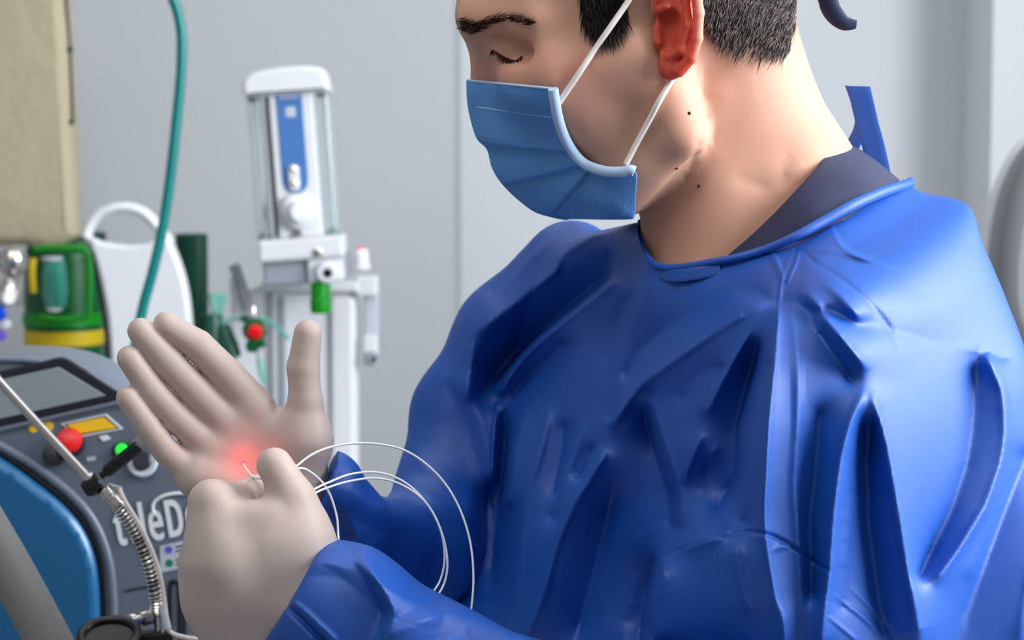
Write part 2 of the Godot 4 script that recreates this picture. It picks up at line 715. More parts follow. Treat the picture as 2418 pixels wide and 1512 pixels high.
	for t in 14:
		var src := relief.duplicate()
		for j in range(66, 102):
			for i in range(308, 392):
				var k := j * RW + i
				relief[k] = src[k] * 0.4 + (src[k - 1] + src[k + 1] + src[k - RW] + src[k + RW]) * 0.15
	crests(lines)

# a narrow crest along every high line
func crests(lines: Array) -> void:
	for l in lines:
		if l[0] < 15.0:
			continue
		var p := []
		for k in range(1, l.size(), 2):
			p.append([l[k], l[k + 1], 0.0 if k == 1 or k + 2 >= l.size() else 8.0])
		crease(p, 16, 16)

func relief_at(x: float, y: float) -> float:
	var u := clampf((x - RX) / RC, 0.0, RW - 1.01)
	var v := clampf((y - RY) / RC, 0.0, RH - 1.01)
	var i := int(u)
	var j := int(v)
	var k := j * RW + i
	return lerpf(lerpf(relief[k], relief[k + 1], u - i), lerpf(relief[k + RW], relief[k + RW + 1], u - i), v - j)

# ---------------------------------------------------------------- materials
func mat(called: String, color: Color, rough := 0.6, metal := 0.0, spec := 0.5) -> StandardMaterial3D:
	var m := StandardMaterial3D.new()
	m.resource_name = called
	m.albedo_color = color
	m.roughness = rough
	m.metallic = metal
	m.metallic_specular = spec
	M[called] = m
	return m

func noise_tex(freq: float, seed_: int, size := 512, normal := 0.0, lo := Color.BLACK, hi := Color.WHITE, octaves := 4) -> NoiseTexture2D:
	var n := FastNoiseLite.new()
	n.seed = seed_
	n.frequency = freq
	n.fractal_octaves = octaves
	var t := NoiseTexture2D.new()
	t.width = size
	t.height = size
	t.seamless = true
	t.noise = n
	if normal > 0.0:
		t.as_normal_map = true
		t.bump_strength = normal
	else:
		var g := Gradient.new()
		g.set_color(0, lo)
		g.set_color(1, hi)
		t.color_ramp = g
	return t

func bumpy(m: StandardMaterial3D, tex: Texture2D, scale: float, strength: float) -> void:
	m.uv1_triplanar = true
	m.uv1_scale = Vector3.ONE * scale
	m.normal_enabled = true
	m.normal_texture = tex
	m.normal_scale = strength

func materials() -> void:
	var fine := noise_tex(0.09, 3, 512, 6.0)
	var soft := noise_tex(0.02, 5, 512, 4.0)
	mat("wall", Color(0.735, 0.75, 0.765), 0.85)
	M.wall.uv1_triplanar = true
	M.wall.uv1_scale = Vector3.ONE * 0.6
	bumpy(M.wall, soft, 1.5, 0.08)
	mat("lit_wall", Color(0.88, 0.895, 0.91), 0.85)  # lighter wall tone: window light on the recessed part put into the colour
	mat("floor", Color(0.62, 0.63, 0.64), 0.4)
	mat("ceiling", Color(0.9, 0.9, 0.9), 0.9)
	var g := mat("gown", Color(0.0, 0.31, 0.68), 0.52, 0.0, 0.6)
	bumpy(g, fine, 48.0, 0.5)
	var gb := mat("gown_edge", Color(0.16, 0.36, 0.76), 0.6)
	bumpy(gb, fine, 32.0, 0.25)
	gb.rim_enabled = true
	gb.rim = 0.5
	mat("seam", Color(0.03, 0.12, 0.42), 0.7)
	var sc := mat("scrub", Color(0.10, 0.13, 0.27), 0.75)
	bumpy(sc, fine, 14.0, 0.3)
	sc.rim_enabled = true
	sc.rim = 0.5
	var s := mat("skin", Color(1, 1, 1), 0.58, 0.0, 0.38)
	s.vertex_color_use_as_albedo = true
	s.subsurf_scatter_enabled = true
	s.subsurf_scatter_strength = 0.25
	bumpy(s, fine, 30.0, 0.12)
	mat("hair", Color(0.10, 0.08, 0.08), 0.6, 0.0, 0.35)
	mat("brow", Color(0.19, 0.115, 0.09), 0.7, 0.0, 0.3)
	mat("grey_hair", Color(0.40, 0.35, 0.33), 0.6, 0.0, 0.35)
	mat("mole", Color(0.2, 0.08, 0.06), 0.6)
	var gl := mat("glove", Color(0.78, 0.71, 0.675), 0.5, 0.0, 0.42)
	bumpy(gl, soft, 7.0, 0.1)
	gl.subsurf_scatter_enabled = true
	gl.subsurf_scatter_strength = 0.12
	var mk := mat("mask", Color(0.36, 0.59, 0.84), 0.75)
	bumpy(mk, fine, 12.0, 0.3)
	mat("mask_edge", Color(0.72, 0.83, 0.95), 0.7)
	mat("loop", Color(0.93, 0.89, 0.86), 0.7)
	mat("white", Color(0.88, 0.89, 0.91), 0.45)
	mat("pale", Color(0.76, 0.79, 0.83), 0.5)
	mat("grey", Color(0.60, 0.63, 0.67), 0.5)
	mat("mid_grey", Color(0.50, 0.51, 0.52), 0.5)
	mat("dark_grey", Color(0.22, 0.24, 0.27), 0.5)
	mat("black", Color(0.03, 0.03, 0.035), 0.4)
	mat("console", Color(0.42, 0.46, 0.52), 0.36, 0.1)
	mat("console_dark", Color(0.12, 0.13, 0.17), 0.4)
	mat("screen", Color(0.56, 0.60, 0.62), 0.2)
	var bl := mat("console_blue", Color(0.03, 0.38, 0.58), 0.34, 0.1)
	bl.clearcoat_enabled = true
	bl.clearcoat = 0.6
	bl.clearcoat_roughness = 0.25
	mat("groove", Color(0.01, 0.02, 0.06), 0.5)
	mat("chrome", Color(0.86, 0.84, 0.82), 0.22, 1.0)
	mat("yellow", Color(1.0, 0.80, 0.14), 0.5)
	mat("gold", Color(0.86, 0.75, 0.05), 0.5)
	mat("red", Color(0.86, 0.03, 0.06), 0.3)
	mat("green", Color(0.0, 0.34, 0.16), 0.35)
	mat("deep_green", Color(0.0, 0.27, 0.2), 0.4)
	mat("bright_green", Color(0.0, 0.55, 0.06), 0.35)
	mat("teal", Color(0.0, 0.48, 0.47), 0.35)
	mat("panel_blue", Color(0.29, 0.47, 0.72), 0.4)
	mat("knob_blue", Color(0.05, 0.3, 0.85), 0.4)
	mat("violet", Color(0.45, 0.35, 0.8), 0.4)
	mat("print_white", Color(0.92, 0.93, 0.95), 0.5)
	mat("print_blue", Color(0.35, 0.36, 0.82), 0.5)
	mat("print_green", Color(0.05, 0.5, 0.4), 0.5)
	var be := mat("beige", Color(0.69, 0.65, 0.545), 0.7)
	bumpy(be, soft, 2.0, 0.35)
	mat("strap", Color(0.52, 0.52, 0.51), 0.6)
	var cl := mat("clear", Color(0.80, 0.90, 0.90, 0.25), 0.08)
	cl.transparency = BaseMaterial3D.TRANSPARENCY_ALPHA
	var tc := mat("clear_teal", Color(0.30, 0.75, 0.68, 0.45), 0.1)
	tc.transparency = BaseMaterial3D.TRANSPARENCY_ALPHA
	var f := mat("fibre", Color(0.93, 0.93, 0.95), 0.25)
	f.clearcoat_enabled = true
	var red := mat("fibre_glow", Color(1, 0.2, 0.25), 0.4)
	red.emission_enabled = true
	red.emission = Color(1.0, 0.12, 0.2)
	red.emission_energy_multiplier = 6.0
	var led := mat("green_light", Color(0.1, 0.8, 0.2), 0.3)
	led.emission_enabled = true
	led.emission = Color(0.05, 0.85, 0.2)
	led.emission_energy_multiplier = 0.9
	var lp := mat("fill_panel", Color(1, 1, 1), 0.5)  # glow of the added ceiling fill panels
	lp.emission_enabled = true
	lp.emission = Color(1, 0.98, 0.95)
	lp.emission_energy_multiplier = 0.8
	var wn := mat("window_blind", Color(1, 1, 1), 0.6)
	wn.emission_enabled = true
	wn.emission = Color(0.93, 0.97, 1.0)
	wn.emission_energy_multiplier = 1.2

func area(called: String, at: Vector3, towards: Vector3, size: Vector2, energy: float, color: Color) -> void:
	var l := AreaLight3D.new()
	l.name = called
	l.area_size = size
	l.light_energy = energy
	l.light_color = color
	l.area_range = 12.0
	l.area_attenuation = 2.0
	l.shadow_enabled = true
	add_child(l)
	l.look_at_from_position(at, at + towards, Vector3.UP if absf(towards.y) < 0.9 else Vector3.FORWARD)

# ================================================================ the scene
func _ready() -> void:
	# camera
	cam = Camera3D.new()
	cam.name = "camera"
	cam.position = Vector3(0, 1.5, 0)
	cam.rotation_degrees = Vector3(PITCH, 0, 0)
	cam.fov = rad_to_deg(2.0 * atan(756.0 / FOCAL))
	var ca := CameraAttributesPhysical.new()
	ca.frustum_focal_length = 12.0 * FOCAL / 756.0
	ca.frustum_focus_distance = 1.22
	ca.exposure_aperture = 13.0
	cam.attributes = ca
	add_child(cam)
	cam.current = true
	# sky and exposure
	var we := WorldEnvironment.new()
	we.name = "world"
	var env := Environment.new()
	env.background_mode = Environment.BG_SKY
	env.sky = Sky.new()
	env.sky.sky_material = PhysicalSkyMaterial.new()
	env.tonemap_mode = Environment.TONE_MAPPER_LINEAR
	env.tonemap_exposure = 1.0
	env.sdfgi_enabled = true
	env.ssao_enabled = true
	env.ssil_enabled = true
	we.environment = env
	add_child(we)
	# daylight through the blind of the window on the right, and added ceiling fill panels
	area("window_light", Vector3(1.54, 1.85, -1.1), Vector3(-1, -0.2, -0.05), Vector2(1.6, 1.3), 9.0, Color(0.975, 0.985, 1.0))
	area("added_fill_front", Vector3(-0.45, 2.62, -0.6), Vector3(0, -1, 0), Vector2(1.1, 0.6), 0.65, Color(1, 0.985, 0.96))
	area("added_fill_back", Vector3(-0.3, 2.62, -2.1), Vector3(0, -1, 0), Vector2(1.1, 0.6), 0.3, Color(1, 0.985, 0.96))

	materials()
	room()
	back_equipment()
	console()
	flexible_arm()
	var t0 := Time.get_ticks_msec()
	person()
	fibre()
	print("person ms ", Time.get_ticks_msec() - t0)

# ---------------------------------------------------------------- room
func room() -> void:
	base = Vector3.ZERO
	var X0 := -3.2
	var X1 := 1.6
	struct("floor", block(Vector3(X0 - 0.1, -0.1, -3.7), Vector3(X1 + 0.1, 0, 2.3)), M.floor)
	struct("ceiling", block(Vector3(X0 - 0.1, 2.7, -3.7), Vector3(X1 + 0.1, 2.8, 2.3)), M.ceiling)
	struct("wall_back", block(Vector3(X0 - 0.1, 0, -3.7), Vector3(X1 + 0.1, 2.7, -3.6)), M.lit_wall)
	struct("wall_left", block(Vector3(X0 - 0.1, 0, -3.6), Vector3(X0, 2.7, 2.2)), M.wall)
	struct("wall_front", block(Vector3(X0 - 0.1, 0, 2.2), Vector3(X1 + 0.1, 2.7, 2.3)), M.wall)
	# right wall with its window opening
	struct("wall_right", block(Vector3(X1, 0, -3.6), Vector3(X1 + 0.1, 1.0, 2.2)), M.wall)
	struct("wall_right_upper", block(Vector3(X1, 2.5, -3.6), Vector3(X1 + 0.1, 2.7, 2.2)), M.wall)
	struct("wall_right_rear", block(Vector3(X1, 1.0, -3.6), Vector3(X1 + 0.1, 2.5, -1.7)), M.wall)
	struct("wall_right_fore", block(Vector3(X1, 1.0, -0.2), Vector3(X1 + 0.1, 2.5, 2.2)), M.wall)
	var w := struct("window_1", block(Vector3(X1 + 0.02, 1.0, -1.7), Vector3(X1 + 0.05, 2.5, -0.2)), M.window_blind)
	put("window_frame", block(Vector3(X1 - 0.02, 0.96, -1.74), Vector3(X1 + 0.02, 1.02, -0.16)), M.white, w)
	put("window_frame", block(Vector3(X1 - 0.02, 2.48, -1.74), Vector3(X1 + 0.02, 2.54, -0.16)), M.white, w)
	# the projecting wall section behind the equipment and the pale casing on the right
	var a := far(1072, 700, 3.15)
	struct("wall_section", block(Vector3(X0, 0, -3.6), Vector3(a.x, 2.7, -3.12)), M.wall)
	var b := far(2330, 300, 3.4)
	struct("trim_1", block(Vector3(b.x, 0, -3.6), Vector3(b.x + 0.5, 2.7, -3.38)), M.white)
	# unseen ceiling panels, added as fill light
	for k in 2:
		var z := -0.6 if k == 0 else -2.1
		var x := -0.45 if k == 0 else -0.3
		var t := thing("added_ceiling_fill", "added unseen ceiling fill panel " + ("over the front of the room" if k == 0 else "over the equipment by the back wall"), "lamp", Vector3(x, 2.66, z))
		put("panel", block(base + Vector3(-0.55, -0.01, -0.3), base + Vector3(0.55, 0.02, 0.3)), M.fill_panel, t)
		put("rim", block(base + Vector3(-0.6, 0.015, -0.35), base + Vector3(0.6, 0.04, 0.35)), M.white, t)

# ---------------------------------------------------------------- equipment by the back wall
func back_equipment() -> void:
	var t: Node3D
	# beige padded cover, upper left
	t = thing("padded_cover", "large beige padded vinyl cover in the upper left corner beside the grey wall", "cover", frame(90, 300, 2.7))
	var sh := curve2(poly([158, -150, 160, 0, 168, 100, 172, 300, 178, 520, 172, 562, 110, 590, 40, 578, -60, 585, -140, 575]), 5)
	sh.append_array(poly([-150, -150]))
	put("cushion", slab(sh, -90, 30, 26, 60), M.beige, t)
	put("edging", ftube([[160, -120, 10], [164, 0, 10], [170, 100, 10], [173, 200, 10], [175, 292, 10]], 3.0), M.dark_grey, t)
	for y in [118, 288]:
		put("stud", turned(172, y, 12, Vector3.BACK, [[0, 0], [7, 0], [7, 5], [4, 8], [0, 8]], 14), M.dark_grey, t)
	# teal hose
	t = thing("teal_hose", "long teal hose hanging down past the arched white handle", "hose", frame(400, 400, 2.3))
	put("hose", ftube([[385, -220, -40], [404, -40, 0], [424, 30, 0], [433, 90, 0], [430, 180, 0], [417, 300, 0], [402, 420, 0], [382, 540, 0], [358, 640, 0], [330, 740, 0], [300, 900, 0], [280, 1100, 0]], 12.5, 8, 14), M.teal, t)
	# white cart panel with arched handle
	t = thing("cylinder_cart", "white plastic cart panel with an arched carrying handle between green cylinders", "cart", frame(320, 700, 2.55))
	var pn := curve2(poly([196, 552, 222, 590, 240, 660, 256, 760, 262, 860, 266, 1000]), 5)
	pn.append_array(curve2(poly([462, 1000, 456, 860, 450, 740, 438, 660, 415, 590, 392, 556, 350, 574, 300, 578, 240, 570]), 5))
	put("panel", slab(pn, -36, 24, 9, 60), M.white, t)
	put("handle", tube(curve(path([[204, 562, -4], [216, 530, -4], [244, 502, -4], [292, 490, -4], [340, 502, -4], [378, 540, -4], [402, 575, -4]]), 8), 24.0 * float(fr[1]), 14, 0.55, Vector3.BACK), M.white, t)
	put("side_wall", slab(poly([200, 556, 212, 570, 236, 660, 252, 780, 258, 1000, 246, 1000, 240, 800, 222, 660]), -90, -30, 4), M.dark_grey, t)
	# green cylinders
	var defs := [
		[148, 568, 92, 2.75, "green gas cylinder with a yellow label behind the grey console", "green"],
		[206, 548, 44, 2.86, "dark green gas cylinder squeezed between the yellow-labelled cylinder and the white cart panel", "deep_green"],
		[452, 552, 38, 2.8, "slim dark green gas cylinder to the right of the white cart panel", "deep_green"]]
	for k in 3:
		var d: Array = defs[k]
		var x: float = d[0]
		var y: float = d[1]
		var r: float = d[2]
		t = thing("gas_cylinder", d[4], "cylinder", frame(x, y, d[3]), "green gas cylinders")
		var L: float = base.y / float(fr[1])
		put("tank", turned(x, y, 0, Vector3.DOWN, [[0, 0], [r * 0.55, 0], [r * 0.86, 10], [r * 0.97, 26], [r, 45], [r, L - 8], [r * 0.9, L], [0, L]], 36) if k == 0 else turned(x, y, 0, Vector3.DOWN, [[0, 0], [r - 3, 0], [r, 3], [r, L], [0, L]], 36), M[d[5]], t)
		if k == 0:
			put("label", turned(x, 778, 0, Vector3.DOWN, [[r - 2, 0], [r + 1.5, 0], [r + 1.5, 34], [r - 2, 34]], 36), M.gold, t)
			put("ring", turned(x, 735, 0, Vector3.DOWN, [[r - 2, 0], [r + 5, 4], [r + 5, 30], [r - 2, 34]], 36), M.bright_green, t)
			put("collar", turned(x, 590, 0, Vector3.DOWN, [[r - 4, 0], [r + 4, 4], [r + 4, 22], [r - 4, 26]], 36), M.green, t)
	# regulator on the front of the cylinder
	t = thing("oxygen_regulator", "clear and metal gauge block mounted in front of the large green cylinder", "regulator", frame(130, 660, 2.685))
	put("housing", turned(130, 618, 0, Vector3.DOWN, [[0, -4], [20, -4], [26, 2], [28, 30], [30, 70], [26, 100], [20, 112], [0, 112]], 24), M.clear_teal, t)
	put("cap", turned(124, 606, 0, Vector3.DOWN, [[0, 0], [24, 0], [26, 4], [24, 10], [0, 12]], 24), M.pale, t)
	put("stem", turned(130, 640, 0, Vector3.DOWN, [[0, 0], [12, 0], [12, 60], [8, 80], [0, 80]], 18), M.deep_green, t)
	put("base", turned(128, 726, 4, Vector3.DOWN, [[0, 0], [17, 1], [18, 8], [0, 12]], 24), M.white, t)
	put("guard", ftube([[84, 588, 16], [150, 584, 20], [206, 590, 16], [214, 620, 14], [212, 720, 14], [204, 748, 16], [150, 754, 20], [96, 748, 16]], 8), M.bright_green, t)
	put("side_tube", ftube([[82, 610, 8], [78, 640, 12], [80, 690, 8]], 9), M.gold, t)
	# chrome regulator at the left frame edge
	t = thing("chrome_valve", "chrome valve with a blue knob at the left edge beside the green cylinder", "valve", frame(25, 660, 2.5))
	put("dome", turned(30, 660, 0, Vector3.UP, [[0, -4], [14, -4], [18, 10], [34, 24], [38, 48], [30, 68], [14, 78], [0, 80]], 28), M.chrome, t)
	put("body", turned(22, 722, 0, Vector3.UP, [[0, 0], [30, 0], [34, 8], [34, 36], [22, 48], [16, 64], [0, 64]], 28), M.chrome, t)
	put("outlet", turned(10, 700, 20, Vector3(0.6, 0, 0.8), [[0, 0], [12, 0], [12, 22], [15, 24], [15, 36], [0, 36]], 20), M.white, t)
	put("knob", turned(2, 738, 16, Vector3.BACK, [[0, 0], [15, 0], [18, 4], [18, 16], [14, 20], [0, 21]], 20), M.knob_blue, t)
	put("lower_cap", turned(16, 765, 10, Vector3.BACK, [[0, 0], [9, 0], [11, 4], [10, 12], [0, 14]], 18), M.white, t)
	put("lower_knob", turned(2, 792, 6, Vector3.BACK, [[0, 0], [12, 0], [14, 4], [12, 14], [0, 15]], 18), M.violet, t)
	# green valve fitting right of the slim cylinder
	t = thing("green_valve", "small dark green valve fitting with clear tubing beside the slim cylinder", "valve", frame(515, 760, 2.6))
	put("body", turned(500, 742, 0, Vector3.DOWN, [[0, 0], [22, 0], [26, 8], [28, 40], [30, 60], [20, 66], [0, 66]], 24), M.deep_green, t)
	put("top", turned(514, 692, 0, Vector3.DOWN, [[0, 0], [20, 0], [22, 4], [18, 30], [12, 50], [0, 50]], 24), M.clear_teal, t)
	put("outlet", turned(525, 770, 6, Vector3(0.35, -1, 0.2), [[0, 0], [17, 0], [19, 10], [24, 50], [22, 80], [0, 82]], 24), M.deep_green, t)
	put("loop_tube", ftube([[484, 800, 8], [498, 778, 14], [530, 758, 18], [570, 750, 18], [612, 748, 18], [650, 765, 18], [684, 800, 18]], 5.5), M.clear_teal, t)

	# white column of the flow meter stand
	t = thing("equipment_column", "tall white upright equipment column carrying the flow meter, with side bracket", "column", frame(740, 900, 2.72))
	put("shaft", slab(rect(640, 684, 842, 2300, 14), -90, 0, 10), M.white, t)
	put("inner_rail", slab(rect(660, 700, 676, 1500, 4), -6, 6, 3), M.grey, t)
	put("inner_rail", slab(rect(782, 700, 836, 1500, 14), -6, 14, 8), M.white, t)
	put("top_plate", slab(rect(622, 662, 850, 688, 8), -100, 24, 6), M.white, t)
	put("shadow_gap", slab(rect(658, 683, 800, 688, 1), -20, 10, 1), M.dark_grey, t)
	put("side_panel", slab(rounded(poly([541, 655, 556, 655, 570, 690, 640, 668, 640, 1000, 560, 1000]), 6), -60, -20, 5), M.white, t)
	put("bracket", slab(rect(842, 652, 893, 698, 6), -50, 20, 5), M.white, t)
	put("bracket_post", slab(rect(862, 690, 893, 800, 4), -40, 4, 4), M.pale, t)
	put("lower_bracket", slab(rect(858, 792, 892, 862, 6), -40, 14, 5), M.white, t)
	put("lower_port", turned(880, 843, 12, Vector3.BACK, [[0, 0], [16, 0], [16, 10], [13, 14], [0, 14]], 22), M.grey, t)
	put("lower_port_hole", turned(884, 846, 22, Vector3.BACK, [[0, 0], [6, 0], [6, 5], [0, 5]], 16), M.black, t)
	put("blue_clip", slab(rounded(poly([656, 644, 670, 642, 686, 652, 680, 662, 658, 660]), 3), 0, 20, 3), M.teal, t)
	put("angled_pipe", ftube([[556, 625, 4], [572, 670, 8], [588, 735, 10]], 13), M.grey, t)
	# green coupler
	t = thing("green_coupler", "bright green hose coupler plugged in under the flow meter block", "coupler", frame(757, 700, 2.62))
	put("upper", turned(757, 666, 0, Vector3.DOWN, [[0, 0], [23, 0], [23, 36], [20, 38], [20, 42], [0, 42]], 28), M.bright_green, t)
	put("lower", turned(757, 704, 0, Vector3.DOWN, [[0, 0], [23, 0], [25, 3], [25, 26], [22, 36], [0, 36]], 28), M.bright_green, t)
	# red valve
	t = thing("needle_valve", "green needle valve with a round red knob on the white panel", "valve", frame(605, 790, 2.58))
	put("disc", turned(603, 778, 4, Vector3.BACK, [[0, 0], [27, 0], [29, 4], [29, 12], [22, 16], [0, 16]], 26), M.green, t)
	put("knob", turned(605, 782, 18, Vector3.BACK, [[0, 0], [15, 0], [18, 4], [18, 14], [12, 20], [0, 22]], 24), M.red, t)
	put("handle", slab(rounded(poly([580, 808, 596, 800, 628, 800, 630, 818, 614, 822, 606, 832, 584, 830]), 5), 0, 20, 4), M.green, t)
	put("neck", turned(598, 742, 4, Vector3.DOWN, [[0, -20], [7, -20], [8, -6], [12, 0], [12, 14], [0, 14]], 18), M.chrome, t)
	put("side_nut", turned(575, 752, 2, Vector3.RIGHT, [[0, -6], [9, -6], [9, 10], [0, 10]], 6), M.deep_green, t)
	put("stem", ftube([[606, 826, 6], [612, 850, 6], [615, 862, 6]], 3.5), M.grey, t)
	put("nozzle", turned(612, 848, 6, Vector3(0.22, -1, 0), [[0, 0], [7, 0], [9, 14], [10, 40], [6, 62], [0, 64]], 18), M.clear_teal, t)

	# flow meter
	t = thing("flow_meter", "white gas flow meter with a blue scale panel and clear glass side tubes", "meter", frame(705, 350, 2.62, 0.0, 4.0))
	put("crown", slab(curve2(poly([588, 222, 590, 186, 618, 166, 690, 158, 760, 162, 784, 180, 790, 222]), 5), -70, 34, 9, 50), M.white, t)
	put("face_plate", slab(rect(644, 214, 748, 560, 6), -20, 14, 5), M.white, t)
	var bp := poly([662, 216, 724, 216])
	bp.append_array(curve2(poly([724, 420, 718, 444, 693, 458, 668, 444, 662, 420]), 5))
	put("side_shade_strip", slab(rect(634, 224, 648, 556, 2), -24, 8, 2), M.dark_grey, t)  # dark strip standing in for shade along the plate's left side
	put("scale_panel", slab(bp, 10, 17, 2), M.panel_blue, t)
	put("scale_mark", slab(rect(683, 252, 706, 276, 3), 15, 18, 1), M.pale, t)
	put("scale_text", slab(rect(670, 226, 716, 231, 1), 15, 17.6, 0.6), M.pale, t)
	put("indicator", slab(rect(678, 388, 704, 450, 12), 15, 26, 5), M.white, t)
	for y in [398, 432]:
		put("indicator_lens", turned(691, y, 24, Vector3.BACK, [[0, 0], [8, 0], [8, 3], [4, 6], [0, 7]], 18), M.chrome, t)
	for s in 2:
		var x: float = 607.0 if s == 0 else 770.0
		put("glass_tube", turned(x, 222, -20, Vector3.DOWN, [[0, 0], [19, 0], [19, 340], [0, 340]], 22), M.clear, t)
		put("tube_core", turned(x + 4, 222, -26, Vector3.DOWN, [[0, 0], [5, 0], [5, 340], [0, 340]], 14), M.grey, t)
		put("tube_seal", turned(x, 220, -20, Vector3.DOWN, [[0, 0], [17, 0], [15, 8], [8, 16], [0, 16]], 18), M.dark_grey, t)
		put("tube_foot", turned(x, 560, -20, Vector3.UP, [[0, 0], [17, 0], [14, 8], [5, 18], [0, 18]], 18), M.dark_grey if s == 0 else M.deep_green, t)
	put("dial", turned(690, 498, 12, Vector3(0.25, 0, 1), [[0, 0], [38, 0], [40, 6], [38, 24], [34, 27], [26, 30], [26, 60], [22, 64], [0, 65]], 34), M.white, t)
	put("dial_ring", turned(690, 498, 12, Vector3(0.25, 0, 1), [[0, 0], [43, 0], [43, 8], [36, 12], [0, 12]], 34), M.pale, t)
	put("screw", turned(688, 550, 14, Vector3.BACK, [[0, 0], [13, 0], [14, 3], [10, 9], [0, 10]], 20), M.chrome, t)
	put("ledge", slab(rect(596, 560, 798, 612, 8), -60, 56, 8), M.white, t)
	put("block", slab(rect(602, 600, 800, 668, 6), -70, 30, 6), M.grey, t)
	put("port_face", slab(rect(708, 612, 792, 668, 8), 20, 44, 6), M.white, t)
	put("port_bolt", turned(736, 596, 54, Vector3.BACK, [[0, 0], [11, 0], [11, 6], [6, 10], [0, 10]], 18), M.chrome, t)
	put("port_ring", turned(754, 645, 42, Vector3.BACK, [[0, 0], [26, 0], [27, 4], [25, 18], [20, 22], [0, 22]], 28), M.white, t)
	put("port_hole", turned(756, 646, 62, Vector3.BACK, [[0, 0], [11, 0], [11, 3], [0, 3]], 22), M.black, t)
	put("side_cap", turned(832, 598, -10, Vector3.DOWN, [[0, 0], [14, 0], [17, 4], [17, 8], [18, 10], [18, 40], [22, 44], [20, 50], [0, 50]], 24), M.white, t)
	put("side_cap_mark", turned(832, 594, -10, Vector3.DOWN, [[0, 0], [13, 0], [14, 2], [14, 7], [0, 7]], 24), M.red, t)

	# rounded grey equipment at the right edge
	t = thing("equipment_hood", "smooth rounded pale grey equipment hood cut off by the right frame edge", "equipment", frame(2450, 620, 2.4))
	var hd := curve2(poly([2560, 300, 2480, 310, 2425, 350, 2385, 420, 2360, 510, 2347, 620, 2350, 720, 2375, 800, 2420, 860, 2480, 890, 2560, 900]), 5)
	hd.append_array(poly([2640, 880, 2640, 320]))
	put("shell", slab(hd, -120, 60, 46, 60), M.mid_grey, t)
	put("rim", slab(inset(hd, -5), -150, -100, 12, 60), M.white, t)
	put("stand", turned(2560, 880, -40, Vector3.DOWN, [[0, 0], [30, 0], [30, 2600], [0, 2600]], 20), M.grey, t)

